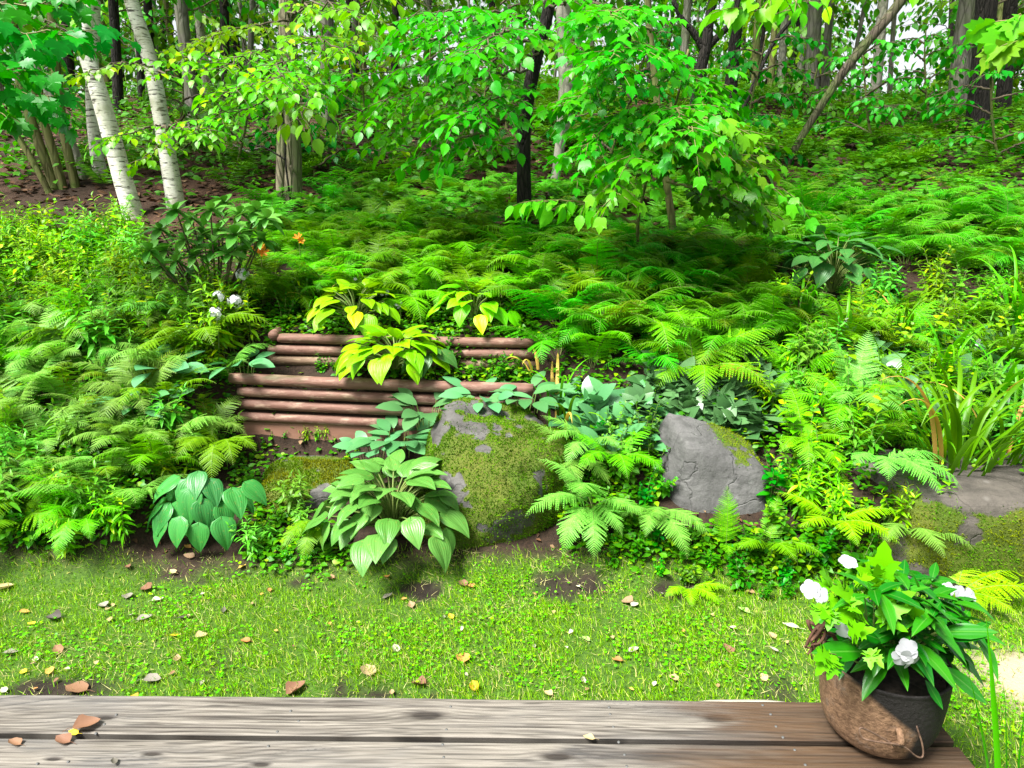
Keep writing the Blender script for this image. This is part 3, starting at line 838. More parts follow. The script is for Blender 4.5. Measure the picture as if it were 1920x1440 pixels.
for px, py, s, lb in ((860, 752, .05, 'small pinkish stone sitting behind the mossy boulder top'),):
    v, f = rock(pl_, (s, s * .8, s * .9), 80 + px, .1, 10)
    g = G(px, py) if py > 800 else P(px, py + 6, 4.12)
    put_rock('small_stone', v, f, M['rock_m'] if s > .1 else M['rock_b'], g + np.array([0, 0, s * .25]), lb, None, cat='stone')

# ------------------------------------------------------------------ ferns
def pinna_T(pairs=9):
    vs, qs, uvs = [], [], []
    mid = leaf_T([0, .5, 1], [.02, .02, 0], 0, .18)
    n0 = len(mid['v']); vs.append(mid['v']); qs.append(mid['f'][0]); uvs.append(mid['uv'])
    for i in range(pairs):
        t = .04 + .9 * i / pairs
        ln = .26 * (1 - t) ** .75 + .03
        hw = .5 / pairs * 1.0
        for sg in (-1, 1):
            z = -.18 * t * t
            vs.append(np.array([(0, t - hw * .6, z), (sg * ln * .55, t + .02 - hw * .7, z + .02), (sg * ln, t + .09, z - .01), (sg * ln * .5, t + hw * .9 + .03, z + .02), (0, t + hw * .8, z)]))
            uvs.append(np.full((5, 2), .5))
            qs.append(None)
    off = n0; fs4 = [qs[0]]; f5 = []
    for i in range(2 * pairs):
        f5.append([off, off + 1, off + 2, off + 3, off + 4]); off += 5
    return dict(v=np.concatenate(vs), f=[fs4[0], np.array(f5)], uv=np.concatenate(uvs))
T_PIN = pinna_T(8)
T_DIA2 = leaf_T([0, .4, 1], [.03, .3, 0], .1, .2)
T_PINF = leaf_T([0, .1, .2, .3, .42, .55, .7, 1], [.03, .17, .10, .17, .09, .12, .06, 0], .1, .2)

def frond(mbl, mbs, base, az, L, e0, e1, T=T_PIN, pairs=20, width=.27, roll=0.0, stem=.16, twist=0.0, mat=0):
    n = 24
    s = np.linspace(0, 1, n)
    el = R(e0) + (R(e1) - R(e0)) * s ** 1.15
    azs = az + twist * s
    d = np.stack([np.cos(el) * np.cos(azs), np.cos(el) * np.sin(azs), np.sin(el)], 1)
    p = base + np.concatenate([[[0, 0, 0]], np.cumsum(d[:-1] * L / (n - 1), 0)])
    tube(mbs, p, np.interp(s, [0, 1], [.0028, .0008]) * (L / .5), 4, cap=False)
    q = np.linspace(stem, .985, pairs) ** .95
    pos = np.stack([np.interp(q, s, p[:, j]) for j in range(3)], 1)
    tg = nrm(np.stack([np.interp(q, s, d[:, j]) for j in range(3)], 1))
    side = np.stack([-np.sin(az + twist * q), np.cos(az + twist * q), 0 * q], 1)
    up = np.cross(tg, side); up *= np.where(up[:, 2:3] < -.99, -1, 1)
    up = np.cross(side, tg) * -1
    up = np.cross(tg, side)
    u = (q - stem) / (1 - stem)
    ln = L * width * np.interp(u, [0, .12, .3, .5, .75, 1], [.62, .88, 1.0, .86, .5, .06])
    for sg in (-1, 1):
        j = rng.normal(size=pairs)
        ang = R(68) - R(18) * u
        f_ = side * (sg * np.sin(ang))[:, None] + tg * np.cos(ang)[:, None] + up * (.10 * roll + .12 * j)[:, None] * 1.0 + np.array([0, 0, -.14])
        S, F, N = frames(f_, up + rnd(pairs, .12))
        l = ln * rng.uniform(.88, 1.08, pairs)
        mbl.inst(T, pos, S, F, N, np.stack([l * .34, l, l], 1), mat)

def fern_proto(nf, L, e0=(55, 80), e1=(-50, 0), T=T_PIN, pairs=20, width=.25, az=None, mat='fern'):
    a, b = MB(), MB()
    az0 = rng.uniform(0, 6.28)
    for i in range(nf):
        z = az0 + i * 2.4 + rng.normal() * .25 if az is None else R(az[i])
        frond(a, b, np.array([0.02 * math.cos(z), .02 * math.sin(z), 0]), z, L * rng.uniform(.7, 1.1), rng.uniform(*e0), rng.uniform(*e1), T, pairs, width * rng.uniform(.9, 1.1), twist=rng.normal() * .25, mat=2 if i == nf - 1 else 0)
    return a, b
def joined(ab, mats, name):
    a, b = ab
    for v_, f_, u_, c_ in [(np.concatenate(b.v), b.f, np.concatenate(b.uv), None)]:
        a.add(v_, [np.concatenate(f_)], 1, u_)
    return a.mesh(name, mats)
FERN = {}
for key, mat, nv, L in (('bright', 'fern', 4, .62), ('dark', 'fern_dark', 4, .66), ('pale', 'fern_pale', 3, .55), ('yel', 'fern_yel', 2, .55)):
    FERN[key] = [joined(fern_proto(random.randint(8, 11), L, (60, 86), (-70, -5), T_PIN, 26, .235), [M[mat], M['stalk'], M['fern_old']], 'fern') for _ in range(nv + 2)]
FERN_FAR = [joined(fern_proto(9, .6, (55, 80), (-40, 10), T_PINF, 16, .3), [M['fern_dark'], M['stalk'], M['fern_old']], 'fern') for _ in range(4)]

placed = []
def region(poly, n, mind, tries=40, y_rng=None):
    """ground points whose pixel lies inside the polygon, kept apart by mind metres"""
    poly = np.asarray(poly, float)
    lo, hi = poly.min(0), poly.max(0)
    out = []
    t = 0
    while len(out) < n and t < n * tries:
        t += 1
        px, py = rng.uniform(lo, hi)
        inside = False
        j = len(poly) - 1
        for i in range(len(poly)):
            if (poly[i, 1] > py) != (poly[j, 1] > py) and px < (poly[j, 0] - poly[i, 0]) * (py - poly[i, 1]) / (poly[j, 1] - poly[i, 1]) + poly[i, 0]:
                inside = not inside
            j = i
        if not inside: continue
        g = G(px, py)
        if any((g[0] - q[0]) ** 2 + (g[1] - q[1]) ** 2 < mind ** 2 for q in out): continue
        out.append(g)
    return out
def fern_field(poly, n, mind, protos, sc, label, group, tilt=.12):
    for g in region(poly, n, mind):
        me = random.choice(protos)
        o = link('fern', me, g - np.array([0, 0, .02]), (rng.normal() * tilt + .16, rng.normal() * tilt, rng.uniform(0, 6.28)), rng.uniform(*sc))
        tag(o, label, 'fern', group)

fern_field([(500, 470), (760, 440), (1010, 470), (1010, 585), (900, 575), (480, 585)], 46, .2, FERN['bright'], (.75, 1.05),
           'bright green fern in the sunlit bank above the upper timber wall', 'bright ferns above the timber walls')
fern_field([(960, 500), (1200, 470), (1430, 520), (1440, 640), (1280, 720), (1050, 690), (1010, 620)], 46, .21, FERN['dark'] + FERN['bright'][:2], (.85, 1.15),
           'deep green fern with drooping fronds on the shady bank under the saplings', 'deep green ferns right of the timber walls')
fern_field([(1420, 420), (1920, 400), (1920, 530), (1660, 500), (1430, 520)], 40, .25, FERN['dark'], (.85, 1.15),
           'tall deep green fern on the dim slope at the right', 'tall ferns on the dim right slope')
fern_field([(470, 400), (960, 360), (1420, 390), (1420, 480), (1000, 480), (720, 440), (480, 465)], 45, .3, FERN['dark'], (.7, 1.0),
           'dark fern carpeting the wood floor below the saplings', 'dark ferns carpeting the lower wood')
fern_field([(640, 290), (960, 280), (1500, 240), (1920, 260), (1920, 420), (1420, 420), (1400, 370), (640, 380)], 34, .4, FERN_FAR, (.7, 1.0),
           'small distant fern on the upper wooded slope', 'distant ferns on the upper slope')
fern_field([(0, 600), (330, 600), (440, 660), (440, 800), (300, 900), (200, 1010), (0, 1040)], 50, .2, FERN['pale'] + FERN['bright'][:2], (.7, 1.05),
           'pale green fern among the weeds on the left bank', 'pale ferns on the left bank')
fern_field([(1440, 640), (1920, 560), (1920, 800), (1640, 850), (1480, 900), (1450, 760)], 22, .26, FERN['bright'] + FERN['pale'][:1], (.55, .8),
           'light fern mixed into the weeds of the right bank', 'light ferns in the right bank')

def big_fern(px, py, key, spec, label, dz=0.0, Yp=None):
    """spec: list of (azimuth deg, length, e0, e1); azimuth -90 points at the camera"""
    g = G(px, py) if Yp is None else P(px, py, Yp)
    o = empty('fern', g + np.array([0, 0, dz])); tag(o, label, 'fern')
    a, b = MB(), MB()
    for az_, L, e0, e1 in spec:
        frond(a, b, np.array([0, 0, 0.0]), R(az_), L, e0, e1, T_PIN, 28, .25, twist=rng.normal() * .12)
    link('fronds', a.mesh('fronds', M[key]), parent=o)
    link('stalks', b.mesh('stalks', M['stalk']), parent=o)
    return o
big_fern(425, 905, 'fern', [(-80, .46, 40, -80), (-150, .36, 45, -40), (-30, .36, 45, -45), (-110, .42, 50, -50), (170, .3, 55, -20), (-55, .4, 45, -60)], 'lime green fern arching over the dark hosta at the left', .24)
big_fern(165, 1010, 'fern', [(-90, .34, 40, -80), (-130, .28, 40, -60), (-50, .26, 40, -60), (-20, .3, 50, -20), (150, .3, 50, -30)], 'low fern with one hanging frond at the left lawn edge', .1)
big_fern(40, 930, 'fern_pale', [(-90, .4, 45, -60), (-40, .42, 40, -50), (-140, .4, 45, -40), (-65, .4, 60, -30), (10, .4, 50, -10)], 'broad pale fern at the far left of the bank', .06)
big_fern(250, 850, 'fern_pale', [(-90, .4, 55, -40), (-30, .42, 50, -40), (-140, .4, 55, -40), (-65, .4, 70, -20), (170, .45, 60, 10), (40, .4, 60, 10)], 'wispy pale fern in the middle of the left bank', .05)
big_fern(1110, 985, 'fern_pale', [(-125, .42, 30, -80), (-95, .40, 25, -75), (-150, .46, 50, -50), (-70, .34, 40, -60), (-110, .5, 70, -20), (160, .42, 70, 0), (-45, .36, 50, -40)], 'large pale fern hanging in front of the mossy boulder right side', .10)
big_fern(1105, 870, 'fern_pale', [(-150, .38, 55, -40), (-120, .36, 40, -60), (170, .34, 50, 0), (-60, .3, 50, -40)], 'pale fern leaning over the mossy boulder top right edge', .12)
big_fern(1075, 905, 'fern_pale', [(-100, .40, 40, -65), (-60, .36, 40, -60), (-140, .38, 50, -40), (-20, .34, 50, -40), (150, .36, 65, 0)], 'pale fern hugging the right flank of the mossy boulder', .12)
big_fern(1150, 900, 'fern', [(-90, .40, 55, -50), (-45, .38, 50, -50), (-130, .38, 55, -45), (30, .36, 60, -10), (170, .36, 60, -10)], 'green fern in the middle of the gap between the boulders', .1)
big_fern(1225, 985, 'fern_pale', [(-75, .40, 30, -70), (-110, .30, 35, -45), (-40, .36, 35, -55), (-150, .26, 40, -30), (-95, .3, 50, -20)], 'fern spreading between the mossy boulder and the grey boulder', .07)
big_fern(1360, 1040, 'fern', [(90, .34, 88, 70), (-100, .2, 60, -30), (-40, .2, 60, -20)], 'upright single fern frond standing against the grey boulder', .02)
big_fern(1290, 1105, 'fern_yel', [(-60, .22, 40, -35), (-100, .2, 40, -40), (-140, .2, 40, -30), (-20, .22, 40, -20), (60, .2, 50, 0)], 'low yellow green fern creeping onto the lawn below the grey boulder')
big_fern(600, 1010, 'fern', [(-125, .30, 30, -65), (-95, .30, 20, -80), (-70, .24, 30, -60)], 'small fern poking from under the left of the big green hosta', .1)
big_fern(1500, 870, 'fern', [(-105, .46, 55, -75), (-80, .44, 45, -75), (-130, .36, 55, -50), (-50, .36, 60, -40), (90, .45, 75, 10)], 'bright hanging fern just right of the grey boulder', .1)
big_fern(1600, 780, 'fern_pale', [(-100, .5, 60, -60), (-75, .46, 60, -50), (-130, .42, 60, -40), (-40, .42, 60, -30), (100, .4, 80, 30), (60, .5, 80, 45), (140, .5, 80, 45)], 'tall pale fern with upright tips on the right bank', .05)
big_fern(1640, 905, 'fern_pale', [(-75, .44, 45, -60), (-45, .44, 40, -60), (-110, .40, 50, -45), (-140, .36, 50, -30), (-10, .4, 45, -50)], 'pale fern draped over the left end of the stone ledge', .1)
big_fern(1560, 1010, 'fern_yel', [(-95, .34, 45, -40), (-50, .36, 40, -45), (-140, .32, 45, -30), (-20, .34, 50, -20), (160, .34, 50, -10), (60, .32, 60, 10)], 'yellow green fern behind the iron pot in front of the boulder', .08)
big_fern(1690, 1020, 'fern_pale', [(-90, .36, 45, -50), (-50, .34, 40, -45), (-130, .34, 45, -40), (0, .4, 45, -20), (170, .3, 50, -10)], 'fern in front of the stone ledge behind the iron pot', .08)
big_fern(1790, 1125, 'fern_yel', [(-20, .42, 40, -25), (10, .42, 40, -25), (-60, .32, 45, -40), (50, .36, 50, 0), (-100, .3, 50, -30)], 'bright low fern spreading right below the mossy ledge', .02)
big_fern(1440, 1040, 'fern', [(-90, .3, 50, -30), (-40, .3, 45, -35), (-140, .3, 50, -30), (60, .3, 70, 20)], 'mid green fern at the foot of the grey boulder right corner', .04)

# ------------------------------------------------------------------ hostas
def hosta_leaf_T(W=.74, cord=.13, droop=.30, nu=11, nv=11):
    t = np.linspace(0, 1, nu); v = np.linspace(-1, 1, nv)
    Tt, Vv = np.meshgrid(t, v, indexing='ij')
    wd = .5 * W * np.clip(np.sin(math.pi * np.clip(Tt, 0, 1) ** .60), 0, 1) ** .85 * (1 - .18 * Tt) + .012 * (1 - Tt)
    wd[-1] = 0
    x = Vv * wd
    y = Tt - cord * np.abs(Vv) ** 1.6 * (1 - Tt) ** 3
    z = -droop * Tt ** 2 + .35 * np.abs(x) - .75 * x ** 2 + .012 * np.sin(Vv * 9 + Tt * 7) * (wd > .1)
    vtx = np.stack([x, y, z], -1).reshape(-1, 3)
    i = np.arange(nu - 1)[:, None] * nv + np.arange(nv - 1)[None]
    q = np.stack([i, i + 1, i + nv + 1, i + nv], -1).reshape(-1, 4)
    return dict(v=vtx, f=[q], uv=np.stack([.5 + .5 * Vv, Tt], -1).reshape(-1, 2))
T_HOS = [hosta_leaf_T(.84, .15, .3), hosta_leaf_T(.76, .12, .22), hosta_leaf_T(.9, .17, .42)]
def hosta_mesh(spec):
    """spec: (azimuth deg, reach, height of leaf base, blade length, blade pitch deg)"""
    a, b = MB(), MB()
    for az_, reach, hgt, L, pit in spec:
        A = R(az_); d = np.array([math.cos(A), math.sin(A), 0])
        p1 = d * reach + np.array([0, 0, hgt])
        pth = curve([d * .015, d * reach * .35 + np.array([0, 0, hgt * .65]), p1], 8)
        tube(b, pth, np.linspace(.006, .004, 8), 5, cap=False)
        f_ = d * math.cos(R(pit)) + np.array([0, 0, math.sin(R(pit))]) + rnd(1, .10)[0]
        S, F, N = frames(f_[None], (np.array([0, 0, 1.0]) + d * .4 + rnd(1, .15)[0])[None])
        a.inst(random.choice(T_HOS), p1[None], S, F, N, np.array([L]))
    return a, b
def hosta(px, py, spec, mat, label, dz=0.0, pos=None, sc=1.0, stalk='stalk'):
    g = G(px, py) if pos is None else pos
    o = empty('hosta', g + np.array([0, 0, dz]), sc=sc); tag(o, label, 'hosta')
    a, b = hosta_mesh(spec)
    link('leaves', a.mesh('leaves', M[mat]), parent=o); link('leaf_stalks', b.mesh('leaf_stalks', M[stalk]), parent=o)
    return o
def rosette(n, reach, hgt, L, jit=.15, front=None):
    sp = []
    for i in range(n):
        u = (i + .5) / n
        az_ = i * 137.5 + rng.normal() * 10
        r = reach * (.22 + .78 * u ** .75) * rng.uniform(1 - jit, 1 + jit)
        h = hgt * (1.0 - .62 * u ** 1.3) * rng.uniform(1 - jit, 1 + jit)
        pit = 30 - 72 * u ** .9 + rng.normal() * 9
        sp.append((az_, r, h, L * rng.uniform(.8, 1.12), pit))
    return sp
hosta(738, 1005, rosette(88, .38, .35, .150), 'hosta', 'big mid green hosta with ribbed leaves in front of the mossy boulder')
hosta(400, 985, [(-95, .20, .30, .19, -50), (-75, .24, .24, .17, -62), (-110, .22, .22, .20, -55), (-130, .26, .20, .19, -45), (-60, .16, .34, .17, -45), (-150, .26, .2, .2, -40), (-35, .26, .28, .18, -45), (-20, .30, .30, .17, -40), (-90, .12, .38, .17, -35), (-140, .18, .34, .18, -30), (175, .3, .24, .2, -30), (-100, .30, .16, .16, -60), (-70, .14, .30, .16, -50), (-125, .3, .14, .17, -50), (-80, .3, .12, .16, -62), (-55, .3, .13, .17, -50), (-105, .16, .34, .16, -40), (-15, .22, .22, .16, -45), (-165, .2, .22, .17, -45), (-45, .18, .26, .16, -50), (-135, .16, .26, .16, -40), (-50, .25, .2, .15, -60)], 'hosta_dk', 'dark green hosta hanging over bare soil at the left of the lawn edge', .02, sc=.86)
hosta(740, 702, rosette(66, .33, .22, .145), 'hosta_yel', 'golden yellow hosta growing between the two timber walls', .0, pos=P(742, 690, 4.50))
def onground(px, py, Yp):
    q = P(px, py, Yp); q[2] = gz(q[0], q[1]); return q
hosta(660, 612, rosette(46, .36, .25, .145), 'hosta_var', 'yellow green hosta behind the left part of the upper wall', .0, pos=onground(670, 620, 5.02))
hosta(885, 615, rosette(40, .30, .25, .14), 'hosta_var', 'yellow green hosta behind the right part of the upper wall', .0, pos=onground(890, 620, 5.0))
hosta(1555, 545, rosette(54, .42, .42, .16), 'hosta_dk', 'large dark hosta in the shade of the right slope', .02, pos=G(1560, 552))
# variegated leaf beside the golden hosta
g = P(800, 690, 4.42)
hosta(800, 690, [(-90, .08, .1, .16, -35), (-30, .12, .12, .14, -20), (-150, .08, .08, .13, -30), (-60, .05, .14, .13, 10)], 'hosta_dk', 'small green hosta with few leaves at the right of the golden hosta', pos=g)

# ------------------------------------------------------------------ lily of the valley
def lily_leaf(mb, pos, L, n=None):
    k = len(pos)
    a = rng.uniform(0, 6.28, k)
    el = rng.uniform(R(15), R(70), k)
    F = np.stack([np.cos(a) * np.cos(el), np.sin(a) * np.cos(el) - .15, np.sin(el)], 1)
    S, F, N = frames(F, nrm(np.array([0, -.3, 1.0]) + rnd(k, .3)))
    mb.inst(T_ELLW, pos, S, F, N, L * rng.uniform(.7, 1.2, k))
T_ELLW = leaf_T([0, .12, .3, .5, .7, .88, 1], [.03, .15, .25, .28, .23, .12, 0], .14, .38, .3)
def lily_patch(poly, n, label, L=.15, h=.08):
    mb = MB()
    pts = np.array(region(poly, n, .0))
    pts = pts[~((np.abs(pts[:, 0] - gb[0]) < .36) & (pts[:, 1] > gb[1] - .34) & (pts[:, 1] < gb[1] + .15))]
    pts[:, 2] += rng.uniform(.0, h, len(pts))
    lily_leaf(mb, np.repeat(pts, 2, 0), L)
    tag(link('lily_of_the_valley_patch', mb.mesh('lily_of_the_valley_patch', M['lily'])), label, 'ground cover', kind='stuff')
lily_patch([(1230, 690), (1420, 680), (1450, 790), (1400, 830), (1270, 820), (1180, 790)], 330, 'bluish green lily of the valley patch above the grey boulder')
lily_patch([(1050, 760), (1230, 760), (1240, 880), (1110, 880), (1060, 820)], 120, 'lily of the valley leaves between the two boulders')
lily_patch([(1540, 640), (1900, 660), (1900, 800), (1600, 800)], 160, 'bluish broad leaves under the weeds of the right bank', .16)
def lily_clump(px, py, Yp, n, label, L=.15, spread=.12, name='lily_of_the_valley'):
    g = P(px, py, Yp); g[2] = max(g[2], 0)
    mb, st = MB(), MB()
    for i in range(n):
        a = i * 137.5 + rng.normal() * 15
        r = spread * math.sqrt((i + .5) / n)
        b = np.array([math.cos(R(a)) * r, math.sin(R(a)) * r, 0])
        l = L * rng.uniform(.8, 1.2)
        d = nrm(np.array([math.cos(R(a)), math.sin(R(a)) - .35, rng.uniform(.1, .9)]))
        tube(st, [b + np.array([0, 0, -.06]), b + d * .03 + np.array([0, 0, .03])], .003, 4, cap=False)
        S, F, N = frames(d[None], nrm(np.array([[0, -.2, 1.0]]) + rnd(1, .2)))
        mb.inst(T_ELLW, (b + d * .03 + np.array([0, 0, .03]))[None], S, F, N, np.array([l]))
    o = empty(name, g); tag(o, label, 'plant')
    link('leaves', mb.mesh('leaves', M['lily']), parent=o); link('stems', st.mesh('stems', M['stalk']), parent=o)
lily_clump(745, 830, 4.13, 22, 'broad leaved green plant left of the mossy boulder top', .17, .15)
lily_clump(700, 850, 4.08, 12, 'small broad leaved plant spilling onto the soil before the board', .13, .1)
lily_clump(800, 775, 4.12, 16, 'leafy clump covering the right end of the lower wall', .15, .14)
lily_clump(905, 752, 4.15, 12, 'row of pointed leaves just behind the mossy boulder summit', .14, .16)
lily_clump(985, 752, 4.15, 12, 'pointed leaves behind the right shoulder of the mossy boulder', .14, .14)
lily_clump(300, 700, 4.35, 10, 'broad bluish leaves amid ferns on the left bank', .2, .12)
lily_clump(455, 690, 4.5, 8, 'broad leaves touching the left end of the upper wall', .16, .1)
lily_clump(270, 760, 4.1, 10, 'cool green broad leaf plant low on the left bank', .17, .14)

# ------------------------------------------------------------------ strap leaved clumps
def strap_mesh(n, L, wd=.011, spread=.05, e=(55, 88), drop=(-80, -20), az=None, yel=.04):
    a = MB()
    for i in range(n):
        A = rng.uniform(0, 6.28) if az is None else R(az[i % len(az)] + rng.normal() * 14)
        l = L * rng.uniform(.65, 1.1); m = 14
        s = np.linspace(0, 1, m); el = R(rng.uniform(*e)) + (R(rng.uniform(*drop)) - R(rng.uniform(*e))) * s ** 2.0
        d = np.stack([np.cos(el) * math.cos(A), np.cos(el) * math.sin(A), np.sin(el)], 1)
        r = spread * math.sqrt(rng.uniform())
        p = np.array([r * math.cos(A + rng.normal()), r * math.sin(A), 0]) + np.concatenate([[[0, 0, 0]], np.cumsum(d[:-1] * l / (m - 1), 0)])
        sd_ = np.array([-math.sin(A), math.cos(A), 0]); upn = np.cross(d, sd_[None])
        ww = wd * rng.uniform(.8, 1.2) * np.interp(s, [0, .3, .7, 1], [.8, 1, .8, .03])
        v = np.concatenate([p - sd_ * ww[:, None] + upn * (-.35 * ww)[:, None], p, p + sd_ * ww[:, None] + upn * (-.35 * ww)[:, None]])
        ii = np.arange(m - 1)
        q = np.concatenate([np.stack([ii, ii + 1, m + ii + 1, m + ii], 1), np.stack([m + ii, m + ii + 1, 2 * m + ii + 1, 2 * m + ii], 1)])
        a.add(v, [q], 1 if rng.uniform() < yel else 0)
    return a
def strap(px, py, n, L, label, name='daylily_clump', Yp=None, **kw):
    g = G(px, py) if Yp is None else P(px, py, Yp)
    o = link(name, strap_mesh(n, L, **kw).mesh(name, [M['strap'], M['strap_yel']]), g - np.array([0, 0, .02])); tag(o, label, 'plant'); return o
strap(1790, 885, 46, .92, 'large daylily clump with arching strap leaves above the stone ledge', spread=.14, wd=.013)
strap(1740, 880, 9, .5, 'small strap leaved tuft at the left of the large daylily clump', spread=.05)
strap(1870, 875, 18, .62, 'daylily clump with yellowing leaves at the far right ledge', spread=.1, yel=.08)
strap(1890, 700, 16, .7, 'tall strap leaved clump at the right edge of the bank', spread=.1, yel=.06)
strap(1690, 640, 16, .55, 'grassy daylily tuft in the middle of the right bank', spread=.08)
strap(1850, 770, 18, .72, 'dense strap leaved clump behind the large daylily clump', spread=.1)
strap(1760, 730, 16, .66, 'tall grassy clump above the large daylily clump', spread=.1)
strap(1905, 610, 16, .75, 'strap leaved clump at the right edge below the dim slope', spread=.1)
strap(1905, 830, 18, .66, 'green strap leaved clump at the right edge over the ledge', spread=.1)
strap(1660, 730, 12, .55, 'narrow strap leaved tuft in front of the tall pale fern', spread=.07)
strap(1590, 640, 12, .5, 'grassy daylily tuft below the dark shaded hosta', spread=.06)
strap(1500, 600, 12, .5, 'thin grassy tuft left below the dark shaded hosta', spread=.06)
strap(1040, 790, 12, .55, 'upright strap leaves beside the right end of the timber walls', az=[70, 110, -100, 80, 150, 20], yel=.15, Yp=4.25)
strap(1065, 810, 7, .42, 'drooping yellow tipped blades just right of the mossy boulder', az=[-60, -90, -120, 60], yel=.35, Yp=4.05)
strap(1180, 850, 6, .36, 'few thin arching blades between the two boulders', yel=.2, Yp=4.0)
strap(1000, 690, 5, .25, 'short yellow blades at the right end of the upper wall', yel=.6, Yp=4.5)
strap(600, 590, 20, .34, 'grassy tuft behind the left part of the upper wall', yel=.12, wd=.006)
strap(545, 590, 12, .28, 'low browning grass tuft at the left end of the upper wall', yel=.35, wd=.006)
strap(1120, 870, 5, .3, 'two browned blades standing between the boulders', yel=.7, Yp=3.9)
g = np.array([1.395, 1.5, 0])
o = link('tall_grass_blades', strap_mesh(4, .85, .0115, .03, (74, 84), (66, 80), az=[165, 150, 172, 158], yel=0).mesh('tall_grass_blades', [M['strap'], M['strap_yel']]), g); tag(o, 'pair of long green blades rising beside the deck end', 'plant')

# ------------------------------------------------------------------ weeds
def weed_proto(stems, H, leaf, T, mats, nl=22, droop=.25, spread=.06):
    a, b = MB(), MB()
    for i in range(stems):
        A = rng.uniform(0, 6.28); h = H * rng.uniform(.65, 1.1)
        b0 = np.array([math.cos(A), math.sin(A), 0]) * spread * rng.uniform()
        ln = np.array([math.cos(A), math.sin(A), 0]) * h * rng.uniform(.05, .4)
        pth = curve([b0, b0 + ln * .3 + np.array([0, 0, h * .55]), b0 + ln + np.array([0, 0, h])], 10)
        tube(b, pth, np.linspace(.004, .0015, 10), 4, cap=False)
        q = np.linspace(.18, 1, nl) ; s = np.linspace(0, 1, 10)
        pos = np.stack([np.interp(q, s, pth[:, j]) for j in range(3)], 1)
        az_ = np.arange(nl) * 2.4 + rng.normal(size=nl) * .3
        el = np.interp(q, [.18, .8, 1], [-.2, .25, 1.0]) + rng.normal(size=nl) * .25
        F = np.stack([np.cos(az_) * np.cos(el), np.sin(az_) * np.cos(el), np.sin(el)], 1)
        S, F, N = frames(F, nrm(np.array([0, 0, 1.0]) + rnd(nl, .25)))
        a.inst(T, pos, S, F, N, leaf * np.interp(q, [.18, .5, 1], [1.0, 1.05, .45]) * rng.uniform(.75, 1.2, nl))
    return a, b
WEED = {}
for key, mat, T, leaf, H, st, nl in (('gold', 'weed', T_LAN, .11, .5, 6, 24), ('gold2', 'weed', T_LAN, .09, .42, 7, 26), ('broad', 'weed', T_TOOTH, .085, .42, 4, 14), ('cool', 'weed_blue', T_LAN, .12, .42, 5, 22),
                                    ('small', 'cover', T_OV, .05, .25, 7, 16), ('dark', 'weed_dark', T_OV, .075, .38, 5, 16), ('coolov', 'weed_blue', T_OV, .07, .35, 5, 16)):
    WEED[key] = [joined(weed_proto(st, H, leaf, T, None, nl), [M[mat], M['stalk']], 'weed') for _ in range(2)]
def weed_field(poly, n, mind, keys, sc, label, group):
    for g in region(poly, n, mind):
        me = random.choice(WEED[random.choice(keys)])
        o = link('leafy_weed', me, g - np.array([0, 0, .02]), (rng.normal() * .12 - .08, rng.normal() * .12, rng.uniform(0, 6.28)), rng.uniform(*sc))
        tag(o, label, 'weed', group)
weed_field([(0, 440), (250, 440), (300, 560), (470, 610), (470, 690), (220, 700), (0, 650)], 80, .15, ['gold', 'gold2', 'broad', 'cool', 'gold'], (.7, 1.1),
           'leafy bright weed crowding the left bank', 'bright weeds on the left bank')
weed_field([(0, 830), (280, 800), (480, 850), (300, 950), (200, 1030), (0, 1050)], 34, .15, ['gold2', 'small', 'cool', 'dark'], (.5, .85),
           'low weed among the ferns near the left lawn edge', 'low weeds near the left lawn edge')
weed_field([(1450, 560), (1920, 540), (1920, 860), (1680, 850), (1480, 930), (1440, 700)], 75, .17, ['gold', 'cool', 'coolov', 'broad', 'small'], (.6, .95),
           'leafy light green weed in the tangle of the right bank', 'weeds in the tangle of the right bank')
weed_field([(1060, 830), (1230, 820), (1240, 960), (1150, 1010), (1060, 960)], 26, .12, ['dark', 'small', 'coolov'], (.5, .85),
           'small green weed in the gap between the two boulders', 'weeds between the boulders')
weed_field([(1440, 900), (1560, 930), (1760, 1000), (1740, 1080), (1560, 1110), (1440, 1080)], 30, .13, ['small', 'gold2', 'dark'], (.5, .9),
           'green weed among ferns behind the iron pot', 'weeds behind the iron pot')
weed_field([(600, 700), (1000, 720), (1000, 690), (640, 680)], 14, .1, ['small', 'dark'], (.4, .7),
           'creeping weed on the terrace between the timber walls', 'weeds between the timber walls')
weed_field([(470, 560), (1010, 600), (1010, 640), (480, 640)], 7, .16, ['small', 'dark', 'gold2'], (.5, .8),
           'small leafy weed just above the upper timber wall', 'weeds above the upper wall')
weed_field([(470, 985), (560, 960), (620, 1050), (480, 1060)], 8, .1, ['small', 'cool'], (.35, .6),
           'small weed left of the big green hosta', 'weeds left of the big hosta')
weed_field([(470, 815), (680, 820), (690, 860), (480, 860)], 24, .06, ['small', 'gold2', 'dark'], (.15, .32),
           'tiny seedling on the soil below the brown board', 'seedlings below the brown board')
weed_field([(1140, 1020), (1440, 1030), (1480, 1130), (1300, 1100), (1150, 1070)], 26, .09, ['small', 'dark'], (.3, .55),
           'small seedling at the lawn edge below the grey boulder', 'seedlings below the grey boulder')

weed_field([(-380, 430), (-20, 430), (-20, 1040), (-380, 1000)], 70, .2, ['gold', 'gold2', 'cool', 'broad'], (.8, 1.2),
           'tall weed at the outer left end of the bank', 'weeds at the outer left end of the bank')
weed_field([(1960, 450), (2250, 450), (2250, 980), (1960, 980)], 45, .2, ['gold', 'cool', 'broad'], (.7, 1.1),
           'tall weed at the outer right end of the bank', 'weeds at the outer right end of the bank')
